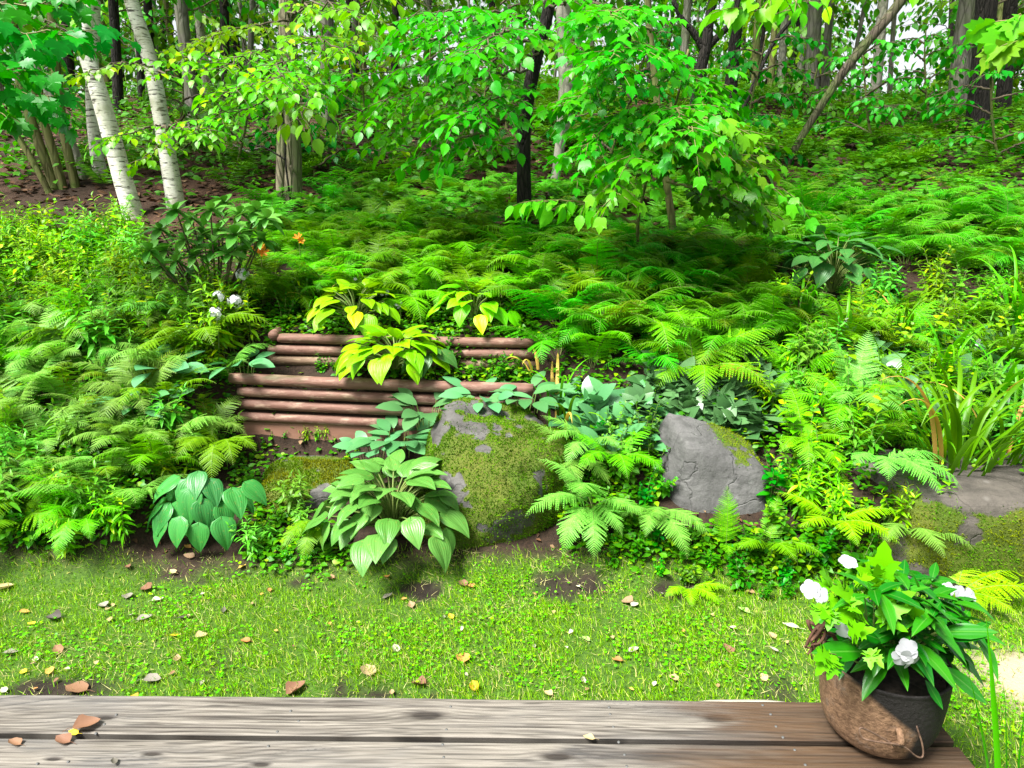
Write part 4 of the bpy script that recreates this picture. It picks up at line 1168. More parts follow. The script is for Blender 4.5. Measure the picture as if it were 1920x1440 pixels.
# ground cover as one mass
mb = MB()
k0 = 0
for poly, n, h in (([(0, 430), (480, 430), (500, 620), (420, 860), (300, 980), (0, 1050)], 2600, .14), ([(480, 560), (1010, 570), (1010, 640), (500, 640)], 1300, .1), ([(-380, 430), (0, 430), (0, 1040), (-380, 1000)], 1100, .14), ([(1920, 430), (2250, 430), (2250, 980), (1920, 980)], 700, .14), ([(640, 690), (1000, 700), (1000, 720), (640, 700)], 300, .08),
                   ([(1020, 500), (1920, 480), (1920, 870), (1450, 960), (1060, 900)], 2600, .12), ([(1060, 900), (1450, 960), (1760, 1000), (1700, 1090), (1460, 1090), (1060, 1030)], 1100, .08), ([(480, 960), (640, 1000), (660, 1060), (470, 1060)], 240, .05), ([(440, 850), (540, 850), (540, 960), (440, 985)], 160, .06), ([(440, 818), (700, 822), (700, 850), (450, 850)], 60, .02)):
    pts = np.array(region(poly, n, 0.0))
    pts = np.repeat(pts, 3, 0) + rng.normal(size=(len(pts) * 3, 3)) * np.array([.04, .04, 0])
    pts = pts[~((np.abs(pts[:, 0] - gb[0]) < .36) & (pts[:, 1] > gb[1] - .34) & (pts[:, 1] < gb[1] + .12))]
    pts[:, 2] = ground(pts[:, 0], pts[:, 1]) + rng.uniform(.005, h, len(pts))
    k = len(pts)
    a = rng.uniform(0, 6.28, k)
    S, F, N = frames(np.stack([np.cos(a), np.sin(a), rng.uniform(-.3, .5, k)], 1), nrm(np.array([0, -.2, 1.0]) + rnd(k, .3)))
    mb.inst(T_OV, pts, S, F, N, rng.uniform(.022, .05, k))
tag(link('ground_cover', mb.mesh('ground_cover', M['cover'])), 'low leafy ground cover filling the bank between the larger plants', 'ground cover', kind='stuff')
# litter and herbs on the far slope
mb = MB()
k = 26000
x = rng.uniform(-11, 12, k); y = rng.uniform(6.2, 17.5, k)
a = rng.uniform(0, 6.28, k)
S, F, N = frames(np.stack([np.cos(a), np.sin(a), rng.uniform(-.3, .3, k)], 1), nrm(np.array([0, 0, 1.0]) + rnd(k, .3)))
mb.inst(T_OV3, np.stack([x, y, ground(x, y) + .015], 1), S, F, N, rng.uniform(.06, .11, k))
x = rng.uniform(-2.4, 2.2, 900); y = rng.uniform(3.25, 4.6, 900); k = 900; a = rng.uniform(0, 6.28, k)
S, F, N = frames(np.stack([np.cos(a), np.sin(a), rng.uniform(-.3, .3, k)], 1), nrm(np.array([0, 0, 1.0]) + rnd(k, .3)))
mb.inst(T_OV3, np.stack([x, y, ground(x, y) + .008], 1), S, F, N, rng.uniform(.02, .045, k))
tag(link('leaf_litter', mb.mesh('leaf_litter', M['litter'])), 'brown dead leaf litter covering the wood floor', 'leaf litter', kind='stuff')
mb = MB()
x = rng.uniform(-10, 12, 80000); y = rng.uniform(6.5, 17.8, 80000)
ok = rng.uniform(size=80000) < sstep(.36, .56, n2(x, y, .7, 3, 12) + .10 * sstep(-1, 2, x) - .06 * (1 - sstep(-5, -2, x))) * .5
x, y = x[ok], y[ok]; k = len(x); a = rng.uniform(0, 6.28, k)
S, F, N = frames(np.stack([np.cos(a), np.sin(a), rng.uniform(-.3, .6, k)], 1), nrm(np.array([0, -.3, 1.0]) + rnd(k, .3)))
mb.inst(T_OV, np.stack([x, y, ground(x, y) + rng.uniform(.03, .3, k)], 1), S, F, N, rng.uniform(.06, .13, k))
fa, fb = MB(), MB()
nf = 0
while nf < 330:
    xx, yy = rng.uniform(-6, 11), rng.uniform(8.0, 16.8)
    if rng.uniform() > sstep(.36, .5, n2(np.array([xx]), np.array([yy]), .6, 3, 21)[0] + .12 * float(sstep(-2, 2, xx))): continue
    if abs(xx) > .85 * yy: continue
    nf += 1
    for q in range(7):
        frond(fa, fb, np.array([xx, yy, gz(xx, yy)]), rng.uniform(0, 6.28), rng.uniform(.4, .65), rng.uniform(55, 80), rng.uniform(-40, 5), T_DIA2, 11, .3)
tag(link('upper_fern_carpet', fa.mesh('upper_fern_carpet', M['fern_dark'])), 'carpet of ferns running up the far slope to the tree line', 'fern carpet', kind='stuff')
tag(link('woodland_herbs', mb.mesh('woodland_herbs', M['wood_leaf'])), 'patches of low green herbs on the wood floor', 'undergrowth', kind='stuff')

# ------------------------------------------------------------------ trees
def leafy_twig(mbl, mbw, p0, d, L, leaf, T, droop=.35, mat=0, step=.55, r=.003, hang=.35):
    n = max(3, int(L / (leaf * step)))
    s = np.linspace(0, 1, 6)
    d = nrm(d)
    pth = p0 + d * (s * L)[:, None] + np.array([0, 0, -1.0]) * (droop * L * s ** 2)[:, None]
    if mbw is not None: tube(mbw, pth, np.linspace(r, r * .4, 6), 4, 0, False)
    q = np.linspace(.12, 1, n)
    pos = np.stack([np.interp(q, s, pth[:, j]) for j in range(3)], 1)
    tg = nrm(d + np.array([0, 0, -2 * droop]) * q[:, None])
    sd_ = nrm(np.cross(tg, np.array([0, 0, 1.0])))
    sg = np.where(np.arange(n) % 2, 1, -1)[:, None]
    F = tg * .55 + sd_ * sg * .8 + np.array([0, 0, -1.0]) * (hang * rng.uniform(.2, 1.8, n))[:, None] + rnd(n, .18)
    F[-1] = tg[-1] + np.array([0, 0, -hang])
    S, F, N = frames(F, nrm(np.array([0, 0, 1.0]) + rnd(n, .28)))
    mbl.inst(T, pos, S, F, N, leaf * rng.uniform(.65, 1.2, n), mat)
def bough(mbl, mbw, pts, tw, leaf, T, ntw=14, r0=.012, droop=.22, start=.2, step=.55, hang=.35, flat=.2):
    pth = curve(pts, 24)
    pth[1:-1] += rng.normal(size=(22, 3)) * .008 * np.linalg.norm(pth[-1] - pth[0])
    tube(mbw, pth, np.linspace(r0, r0 * .25, 24), 6, 0, False)
    s = np.linspace(0, 1, 24)
    tg = nrm(np.gradient(pth, axis=0))
    for i, u in enumerate(np.linspace(start, .98, ntw)):
        p = np.array([np.interp(u, s, pth[:, j]) for j in range(3)]); t = np.array([np.interp(u, s, tg[:, j]) for j in range(3)])
        sd_ = nrm(np.cross(t, [0, 0, 1.0]))
        d = t * .75 + sd_ * (1 if i % 2 else -1) * rng.uniform(.5, 1.0) + np.array([0, 0, rng.normal() * flat])
        leafy_twig(mbl, mbw, p, d, tw * (1.1 - .55 * u) * rng.uniform(.7, 1.2), leaf, T, droop, step=step, hang=hang, r=r0 * .3)
    leafy_twig(mbl, mbw, pth[-1], tg[-1], tw * .6, leaf, T, droop, step=step, hang=hang, r=r0 * .25)

def one_bough(o, pts, p, lm, tm):
    a, b = MB(), MB()
    bough(a, b, pts, **p)
    a.add(np.concatenate(b.v), [np.concatenate([f for f in b.f if f.shape[1] == 4])], 1, np.concatenate(b.uv))
    link('leafy_branch', a.mesh('leafy_branch', [lm, tm]), parent=o)

def crown_into(mbl, mbw, path, h0, h1, rad, leaf, T, nlimb=12, ntw=9, up=.25, tw=.7, step=.75):
    """limbs leaving the trunk path between the fractions h0 and h1"""
    n = len(path); s = np.linspace(0, 1, n)
    for i in range(nlimb):
        u = h0 + (h1 - h0) * (i + rng.uniform(.1, .9)) / nlimb
        p = np.array([np.interp(u, s, path[:, j]) for j in range(3)])
        A = i * 2.4 + rng.normal() * .5
        l = rad * rng.uniform(.6, 1.15) * (1.05 - .5 * max(0, (u - h0) / (1 - h0 + 1e-6)))
        d = np.array([math.cos(A), math.sin(A), up * rng.uniform(-.3, 1.5)])
        e = p + d * l
        bough(mbl, mbw, [p, p + d * l * .5 + np.array([0, 0, .12 * l]), e], tw, leaf, T, ntw, .016, .3, .22, step, .4)

def tree(name, pts, widths, mat, label, H=8.0, crown=None, boughs=(), Y=None, leafmat='wood_leaf', extra=None, group=None, lean_up=None, base_drop=.12, k=14, twigmat='twig', cat='tree', dy=0.0):
    """pts: pixel path from base upward (all at the base's distance), then the trunk is carried on to height H"""
    b = G(*pts[0]) if Y is None else np.array([P(pts[0][0], pts[0][1], Y)[0], Y, 0])
    Yb = b[1]
    b[2] = gz(b[0], Yb)
    W = [P(px, py, Yb + dy * i) for i, (px, py) in enumerate(pts)]
    W[0] = b.copy()
    W = [b - np.array([0, 0, base_drop])] + W[0:]
    sc = depth(b) / FPX
    rad = [widths[0] * .62 * sc] + [widths[min(i, len(widths) - 1)] * .5 * sc for i in range(len(pts))]
    rad[1] *= 1.08
    d = nrm(W[-1] - W[-2]) if lean_up is None else nrm(np.array(lean_up, float))
    top = b[2] + H
    while W[-1][2] < top - .3:
        d = nrm(d * .9 + np.array([rng.normal() * .06, rng.normal() * .06, .22]))
        W.append(W[-1] + d * min(1.2, H * .2)); rad.append(rad[-1] * .86)
    W = np.array(W); n = max(24, len(W) * 6)
    pth = curve(W, n)
    rr = np.interp(np.linspace(0, 1, n), np.linspace(0, 1, len(rad)), rad)
    pth = pth - b
    o = empty(name, b); tag(o, label, cat, group)
    mb = MB(); tube(mb, pth, rr, k, noise=.06, seed=rng.uniform(0, 50))
    link('trunk', mb.mesh('trunk', mat), parent=o)
    mbl, mbw = MB(), MB()
    if crown:
        crown_into(mbl, mbw, pth, **crown)
    for bg_ in boughs:
        p = dict(tw=.45, leaf=.09, T=T_TOOTH, ntw=14); p.update(bg_[1])
        one_bough(o, [np.asarray(q) - b for q in bg_[0]], p, M[leafmat], M[twigmat])
    if extra: extra(mbl, mbw, b, o, pth)
    if mbl.v: link('crown', mbl.mesh('crown', M[leafmat]), parent=o)
    if mbw.v: link('branches', mbw.mesh('branches', M[twigmat]), parent=o)
    return o, b, pth
CR = lambda h0=.35, h1=.98, rad=2.2, leaf=.16, nl=12, ntw=8, tw=.7, T=T_OV, step=.8, up=.25: dict(h0=h0, h1=h1, rad=rad, leaf=leaf, T=T, nlimb=nl, ntw=ntw, tw=tw, step=step, up=up)

# left birches
YB = 7.5
tree('birch_tree', [(330, 388), (316, 300), (300, 210), (283, 120), (262, 50), (246, 0)], [31, 29, 27, 26, 24], M['birch'], 'tall white birch leaning left, the right one of the pair',
     H=7.5, crown=CR(.55, .98, 1.6, .12, 12), leafmat='beech',
     boughs=[([P(285, 125, YB), P(230, 118, YB - .8), P(150, 140, YB - 1.2)], dict(tw=.22, leaf=.075, ntw=12, droop=.15)),
             ([P(300, 235, YB), P(250, 248, YB - .8), P(200, 262, YB - 1.1)], dict(tw=.3, leaf=.075, ntw=12)),
             ([P(303, 240, YB), P(350, 240, YB - 1.2), P(400, 252, YB - 1.6)], dict(tw=.35, leaf=.08, ntw=14)),
             ([P(305, 262, YB), P(300, 275, YB - .9), P(260, 300, YB - 1.2)], dict(tw=.25, leaf=.075, ntw=10)),
             ([P(290, 150, YB), P(330, 120, YB - 1), P(400, 100, YB - 1.5)], dict(tw=.35, leaf=.085, ntw=14))])
tree('birch_tree', [(250, 405), (226, 320), (202, 230), (178, 150), (160, 90), (168, 0)], [34, 33, 31, 29, 22, 14], M['birch'], 'white birch leaning left, the left one of the pair',
     H=7.5, crown=CR(.55, .98, 1.6, .12, 12), leafmat='beech')
tree('birch_tree', [(188, 330), (178, 260), (172, 180), (176, 80), (178, 0)], [24, 22, 20, 18], M['birch'], 'dim mossy birch standing behind the left birch', H=7, crown=CR(.5, .98, 1.6, .13, 10), leafmat='wood_leaf')
tree('slender_tree', [(158, 335), (135, 270), (100, 190), (62, 115), (20, 30)], [17, 15, 14, 13], M['bark_lt'], 'thin pale trunk leaning left behind the maple leaves', H=6.5, crown=CR(.45, .98, 1.5, .13, 10), leafmat='wood_leaf')
for i, (pp, wv, lb) in enumerate((([(92, 362), (60, 300), (14, 225), (-20, 170)], 11, 'thin olive stem leaning far left at the edge of the wood'),
                                  ([(104, 352), (70, 260), (40, 160), (25, 60)], 17, 'mossy olive trunk of the left clump, second from the edge'),
                                  ([(118, 352), (92, 260), (62, 170), (48, 60)], 15, 'mossy olive trunk in the middle of the left clump'),
                                  ([(142, 350), (124, 270), (110, 180), (100, 60)], 16, 'shaded olive trunk at the right of the left clump'))):
    tree('olive_stem_tree', pp, [wv], M['bark_ol'], lb, H=5.5, crown=CR(.5, .98, 1.4, .14, 9), leafmat='maple_dk')
# trunk with the vine
def vine(mbl, mbw, b, o, pth):
    mb = MB()
    q = np.array([P(px, py, 7.45) for px, py in ((548, 395), (541, 350), (536, 310), (534, 270), (530, 225), (524, 180))]) - b
    tube(mb, curve(q, 30) , .011, 6)
    q2 = np.array([P(px, py, 7.45) for px, py in ((536, 300), (520, 290), (495, 276), (470, 272))]) - b
    tube(mb, curve(q2, 14), np.linspace(.011, .005, 14), 6)
    link('climbing_vine', mb.mesh('climbing_vine', M['bark_dk']), parent=o)
    mb = MB()
    q = np.array([P(px, py, 7.55) for px, py in ((531, 415), (528, 340), (530, 250), (533, 180))]) - b
    tube(mb, curve(q, 20), np.linspace(.065, .05, 20), 12, noise=.08, seed=4)
    link('second_stem', mb.mesh('second_stem', M['bark']), parent=o)
YM = 7.4
def PL(a, m, e): return [P(*a), P(*m), P(*e)]
tree('brown_trunk_tree', [(545, 402), (548, 330), (546, 250), (543, 150), (540, 60), (540, 0)], [40, 36, 34, 33, 32, 30], M['bark'], 'sturdy brown trunk with a dark vine climbing up it', H=8, crown=CR(.5, .98, 2.2, .13, 12), leafmat='beech', extra=vine,
     boughs=[(PL((540, 95, YM), (490, 95, YM - 1.0), (400, 130, YM - 1.9)), dict(tw=.4, leaf=.072, ntw=20, hang=.15)),
             (PL((542, 130, YM), (500, 150, YM - 1.3), (430, 175, YM - 2.0)), dict(tw=.45, leaf=.075, ntw=20, hang=.15)),
             (PL((542, 140, YM), (560, 150, YM - 1.2), (590, 190, YM - 2.2)), dict(tw=.4, leaf=.09, ntw=14, hang=.6)),
             (PL((542, 75, YM), (590, 70, YM - 1.0), (650, 95, YM - 1.8)), dict(tw=.45, leaf=.075, ntw=20, hang=.15)),
             (PL((542, 110, YM), (530, 120, YM - 1.4), (520, 150, YM - 2.4)), dict(tw=.45, leaf=.075, ntw=20, hang=.15)),
             (PL((542, 170, YM), (480, 195, YM - .8), (380, 225, YM - 1.4)), dict(tw=.4, leaf=.07, ntw=20, hang=.15)),
             (PL((540, 40, YM), (450, 50, YM - .8), (360, 80, YM - 1.2)), dict(tw=.45, leaf=.07, ntw=18, hang=.15)),
             (PL((540, 30, YM), (600, 10, YM - 1.2), (690, 30, YM - 2.0)), dict(tw=.5, leaf=.09, ntw=16)),
             (PL((545, 180, YM), (570, 195, YM - 1.5), (560, 225, YM - 2.3)), dict(tw=.3, leaf=.1, ntw=8, hang=.9))])
# dark cherry
YC = 6.9
tree('black_trunk_tree', [(984, 425), (982, 330), (984, 230), (998, 140), (1018, 60), (1032, 0)], [28, 26, 25, 24, 22, 20], M['bark_dk'], 'black curving trunk in the centre of the picture', H=8, crown=CR(.55, .98, 2.2, .14, 12), leafmat='maple',
     boughs=[(PL((1010, 85, YC), (900, 62, YC - .4), (770, 75, YC - 1.0)), dict(tw=.6, leaf=.088, ntw=24, hang=.15, r0=.02)),
             (PL((1000, 130, YC), (880, 150, YC - .8), (720, 190, YC - 1.3)), dict(tw=.6, leaf=.088, ntw=24, hang=.15)),
             (PL((1010, 100, YC), (860, 110, YC - .6), (650, 150, YC - 1.0)), dict(tw=.6, leaf=.088, ntw=24, hang=.15)),
             (PL((990, 190, YC), (880, 210, YC - .4), (730, 250, YC - .6)), dict(tw=.6, leaf=.085, ntw=24, hang=.15)),
             (PL((1020, 50, YC), (900, 20, YC - .8), (780, 25, YC - 1.4)), dict(tw=.6, leaf=.09, ntw=22, hang=.15)),
             (PL((985, 215, YC), (900, 245, YC - .8), (800, 290, YC - 1.0)), dict(tw=.5, leaf=.10, ntw=16)),
             (PL((1020, 60, YC), (950, 60, YC - 1.2), (880, 100, YC - 2.0)), dict(tw=.5, leaf=.09, ntw=20, hang=.15)),
             (PL((990, 170, YC), (940, 180, YC - .9), (860, 220, YC - 1.5)), dict(tw=.5, leaf=.09, ntw=20, hang=.15)),
             (PL((1010, 90, YC), (1060, 80, YC - .7), (1140, 110, YC - 1.2)), dict(tw=.5, leaf=.09, ntw=20, hang=.15)),
             (PL((1030, 10, YC), (1100, 0, YC - .8), (1170, 30, YC - 1.2)), dict(tw=.5, leaf=.11, ntw=14))])
tree('crooked_tree', [(1036, 365), (1045, 310), (1052, 255), (1060, 205), (1062, 120), (1056, 40), (1058, 0)], [17, 17, 20, 30, 26, 24], M['bark_lt'], 'pale crooked trunk just right of the black trunk', H=7, crown=CR(.5, .98, 1.8, .14, 9), leafmat='wood_leaf')
# olive sapling and the big central leaf mass
YS = 6.0
tree('maple_sapling', [(1266, 482), (1258, 400), (1242, 290), (1232, 190), (1222, 90), (1214, 0)], [15, 14, 13, 12, 11], M['bark_ol'], 'slender olive maple sapling in front carrying the big leaf mass', H=7.2, leafmat='maple', twigmat='twig_gr',
     crown=CR(.6, .98, 2.1, .14, 15, 9, .6, T_OV, .75),  # high dense crown, out of view, added to shade the fern bank and slope
     boughs=[(PL((1228, 140, YS), (1140, 150, YS - .4), (1075, 190, YS - .6)), dict(tw=.5, leaf=.086, T=T_STRIPE, ntw=21, hang=.2)),
             (PL((1232, 190, YS), (1160, 220, YS - .6), (1090, 280, YS - .9)), dict(tw=.5, leaf=.086, T=T_STRIPE, ntw=21, hang=.2)),
             (PL((1236, 230, YS), (1310, 225, YS - .5), (1400, 270, YS - .9)), dict(tw=.5, leaf=.086, T=T_STRIPE, ntw=21, hang=.2)),
             (PL((1230, 160, YS), (1290, 140, YS - .4), (1345, 195, YS - .6)), dict(tw=.5, leaf=.086, T=T_STRIPE, ntw=21, hang=.2)),
             (PL((1226, 110, YS), (1190, 80, YS - .8), (1140, 110, YS - 1.3)), dict(tw=.5, leaf=.086, T=T_STRIPE, ntw=21, hang=.2)),
             (PL((1238, 260, YS), (1220, 260, YS - .7), (1180, 300, YS - 1.2)), dict(tw=.5, leaf=.086, T=T_STRIPE, ntw=21, hang=.2)),
             (PL((1240, 280, YS), (1300, 300, YS - .7), (1390, 350, YS - 1.0)), dict(tw=.5, leaf=.084, T=T_STRIPE, ntw=21, hang=.2)),
             (PL((1250, 340, YS), (1330, 360, YS - .3), (1420, 390, YS - .5)), dict(tw=.45, leaf=.084, T=T_STRIPE, ntw=24, hang=.25)),
             (PL((1220, 60, YS), (1170, 20, YS - .6), (1130, 30, YS - 1.0)), dict(tw=.5, leaf=.084, T=T_STRIPE, ntw=24, hang=.25)),
             (PL((1236, 210, YS), (1260, 200, YS - 1.0), (1300, 250, YS - 1.5)), dict(tw=.45, leaf=.084, T=T_STRIPE, ntw=24, hang=.25))])
YS2 = 5.5
tree('pale_leaved_sapling', [(1200, 520), (1196, 420), (1215, 330), (1235, 280)], [7, 6, 5], M['bark_ol'], 'young sapling with pale hanging leaves in front of the fern bank', H=1.9, leafmat='maple_pale', twigmat='twig_gr',
     boughs=[(PL((1196, 420, YS2), (1100, 380, YS2 - .2), (995, 378, YS2 - .4)), dict(tw=.22, leaf=.125, T=T_TOOTH, ntw=9, hang=.7, start=.35)),
             (PL((1215, 330, YS2), (1170, 330, YS2 - .5), (1150, 370, YS2 - .7)), dict(tw=.3, leaf=.09, T=T_STRIPE, ntw=10, hang=.7)),
             (PL((1225, 290, YS2), (1320, 290, YS2 - .3), (1480, 365, YS2 - .5)), dict(tw=.32, leaf=.098, T=T_STRIPE, ntw=22, hang=.4)),
             (PL((1220, 300, YS2), (1280, 270, YS2 - .5), (1400, 300, YS2 - .6)), dict(tw=.3, leaf=.10, T=T_STRIPE, ntw=16, hang=.45)),
             (PL((1230, 280, YS2), (1300, 220, YS2 - .4), (1380, 240, YS2 - .6)), dict(tw=.3, leaf=.105, T=T_STRIPE, ntw=14, hang=.45))])
# forked dark trunks and others to the right
def fork(paths, Yd, mat, wpx):
    def f(mbl, mbw, b, o, pth):
        for pp in paths:
            q = curve(np.array([P(a, c, Yd) for a, c in pp]) - b, 16)
            mb = MB(); tube(mb, q, np.linspace(wpx * .5, wpx * .3, 16) * depth(b) / FPX, 8, noise=.05)
            link('limb', mb.mesh('limb', mat), parent=o)
    return f
tree('forked_dark_tree', [(1302, 200), (1312, 140), (1324, 85), (1332, 20), (1338, -20)], [24, 22, 20, 16], M['bark_dk'], 'dark forked trunk just right of the olive sapling', H=8, crown=CR(.5, .98, 2.4, .18, 18, 10), extra=fork([[(1320, 95), (1300, 60), (1278, 35), (1262, 0)], [(1324, 90), (1350, 65), (1372, 40), (1390, -10)]], 12.0, M['bark_dk'], 14), Y=12.0)
tree('dark_tree', [(1368, 180), (1376, 100), (1386, 0)], [24, 22, 20], M['bark_dk'], 'dark straight trunk right of the forked trunk', H=8, crown=CR(.45, .98, 2.4, .18, 18, 10), Y=13)
tree('thin_dark_tree', [(1372, 185), (1440, 100), (1490, 30), (1520, -20)], [8, 7, 6], M['bark_dk'], 'thin black stem slanting right across the wood edge', H=5.5, crown=CR(.5, .98, 1.4, .15, 8), Y=11)
tree('leaning_tree', [(1474, 312), (1500, 262), (1545, 190), (1585, 130), (1640, 62), (1690, 0)], [12, 13, 14, 16, 18, 18], M['bark_brn'], 'mossy trunk leaning strongly right across the white sky gap', H=7.5, crown=CR(.62, .98, 2.2, .16, 16))
for pp, wv, mt, lb, Yd in (([(1520, 200), (1524, 100), (1532, 0)], [26, 24], 'bark_gr', 'grey trunk left of the white sky gap', 16),
                           ([(1546, 192), (1550, 100), (1558, 0)], [15, 14], 'bark_gr', 'thinner grey trunk beside the white sky gap', 16.5),
                           ([(1462, 190), (1466, 120), (1474, 0)], [15, 14], 'bark_lt', 'pale thin trunk on the crest left of the grey pair', 16.5),
                           ([(1596, 180), (1604, 100), (1622, 0)], [8, 7], 'bark_gr', 'thin stem standing inside the white sky gap', 17),
                           ([(1640, 190), (1648, 100), (1656, 0)], [20, 18], 'bark_lt', 'pale trunk at the right of the white sky gap', 16),
                           ([(1668, 190), (1672, 100), (1680, 0)], [9, 8], 'bark_gr', 'thin grey stem right of the pale crest trunk', 17),
                           ([(1796, 212), (1804, 100), (1818, 0)], [36, 33], 'bark_gr', 'thick mossy grey trunk beside the black trunk at right', 13.5),
                           ([(1836, 215), (1842, 110), (1850, 0)], [38, 34], 'bark_dk', 'thick black trunk near the right edge', 11.5),
                           ([(1884, 190), (1888, 100), (1896, 0)], [26, 22], 'bark_dk', 'black trunk at the right edge beyond the thick one', 13),
                           ([(612, 232), (613, 120), (613, 0)], [25, 24], 'bark_gr', 'straight grey trunk right of the vine trunk', 12),
                           ([(362, 212), (352, 120), (338, 0)], [24, 22], 'bark_gr', 'dim grey trunk between the birches and the vine trunk', 12.5),
                           ([(738, 155), (740, 80), (742, 0)], [14, 13], 'bark_dk', 'dark narrow trunk on the crest left of centre', 16),
                           ([(802, 165), (802, 80), (802, 0)], [15, 15], 'bark_gr', 'grey narrow trunk on the crest left of centre', 17),
                           ([(885, 242), (884, 160), (880, 60), (878, 0)], [8, 7], 'bark_lt', 'very thin pale sapling stem left of the black trunk', 11),
                           ([(222, 200), (218, 100), (212, 0)], [18, 17], 'bark_dk', 'dark trunk between the two birches', 14),
                           ([(265, 190), (262, 100), (255, 0)], [12, 12], 'bark_dk', 'thin dark trunk behind the right birch', 15),
                           ([(425, 180), (422, 90), (420, 0)], [17, 16], 'bark_dk', 'dark trunk in the gloom left of the vine trunk', 15),
                           ([(470, 185), (470, 90), (474, 0)], [12, 11], 'bark_gr', 'narrow trunk in the gloom beside the vine trunk', 16.5),
                           ([(660, 170), (664, 80), (668, 0)], [12, 11], 'bark_gr', 'narrow grey trunk right of the straight grey trunk', 17),
                           ([(925, 175), (924, 80), (922, 0)], [13, 12], 'bark_dk', 'dark stem on the crest behind the black trunk', 17),
                           ([(1105, 175), (1108, 80), (1112, 0)], [12, 12], 'bark_gr', 'stem on the crest behind the pale crooked trunk', 17),
                           ([(1280, 180), (1284, 80), (1290, 0)], [16, 15], 'bark_gr', 'grey trunk on the crest behind the olive sapling', 16),
                           ([(1415, 185), (1418, 90), (1424, 0)], [14, 13], 'bark_ol', 'olive trunk on the crest behind the slanting stem', 16)):
    tree('woodland_tree', pp, wv, M[mt], lb, H=9, crown=CR(.30 if not (1500 < pp[0][0] < 1700) else .5, .98, 2.2, .18, 18, 9, .8), Y=Yd, leafmat='wood_leaf_lt' if pp[0][0] > 1690 and mt == 'bark_gr' else 'wood_leaf')
# trees beyond the crest
cnt = 0
for i in range(145):
    Yd = rng.uniform(18.5, 34); Xd = rng.uniform(-1.05, 1.05) * Yd
    px = 960 + Xd / (Yd * cp + .5) * FPX
    if 1500 < px < 1715 : continue
    b = np.array([Xd, Yd, gz(Xd, Yd)])
    pth = curve([b * 0 - np.array([0, 0, .2]), np.array([rng.normal() * .2, rng.normal() * .2, 4]), np.array([rng.normal() * .5, rng.normal() * .5, 9.5])], 24)
    o = empty('distant_tree', b); tag(o, 'distant slim tree standing beyond the crest of the slope', 'tree', 'trees beyond the crest')
    mb = MB(); tube(mb, pth, np.linspace(rng.uniform(.09, .17), .03, 24), 8, noise=.06, seed=i)
    link('trunk', mb.mesh('trunk', M[random.choice(['bark_gr', 'bark_dk', 'bark_lt', 'bark_ol'])]), parent=o)
    mbl, mbw = MB(), MB()
    crown_into(mbl, mbw, pth, .12, .97, 2.3, .25, T_OV3, 18, 7, .2, .9, .8)
    link('crown', mbl.mesh('crown', M[random.choice(['wood_leaf', 'wood_leaf', 'wood_leaf_lt'])]), parent=o); link('branches', mbw.mesh('branches', M['twig']), parent=o)
# young understorey saplings on the slope
for px, py, Hh, lm, lb in ((690, 330, 1.7, 'beech', 'bushy young sapling on the slope right of the vine trunk'), (780, 310, 1.9, 'maple', 'leafy sapling on the slope below the crest trunks'), (860, 330, 1.5, 'maple', 'small sapling left of the black trunk'),
                           (640, 260, 1.8, 'maple', 'sapling under the straight grey trunk'), (1130, 330, 1.8, 'maple_dk', 'dark sapling behind the olive maple'), (1370, 320, 1.6, 'maple_dk', 'dark sapling left of the leaning trunk'),
                           (1640, 290, 1.4, 'wood_leaf', 'young bush on the right slope below the sky gap'), (1760, 260, 1.6, 'wood_leaf', 'young bush at the foot of the thick grey trunk'), (1880, 320, 1.7, 'wood_leaf', 'young bush at the right edge of the slope'),
                           (440, 330, 1.4, 'wood_leaf', 'low sapling left of the vine trunk foot'), (590, 330, 1.3, 'maple_dk', 'low sapling right of the vine trunk foot'), (330, 300, 1.2, 'wood_leaf', 'low bush behind the right birch'),
                           (1500, 250, 1.3, 'wood_leaf', 'small bush beside the leaning trunk'), (950, 240, 1.8, 'wood_leaf', 'sapling on the upper slope behind the black trunk'), (60, 300, 1.2, 'wood_leaf', 'low bush behind the olive stems')):
    tree('young_sapling', [(px, py), (px + rng.normal() * 8, py - 40)], [6, 5], M['bark_ol'], lb, H=Hh, leafmat=lm, crown=dict(h0=.25, h1=.98, rad=.8, leaf=.10, T=T_TOOTH, nlimb=11, ntw=7, up=.2, tw=.35, step=.7), cat='sapling', k=8)

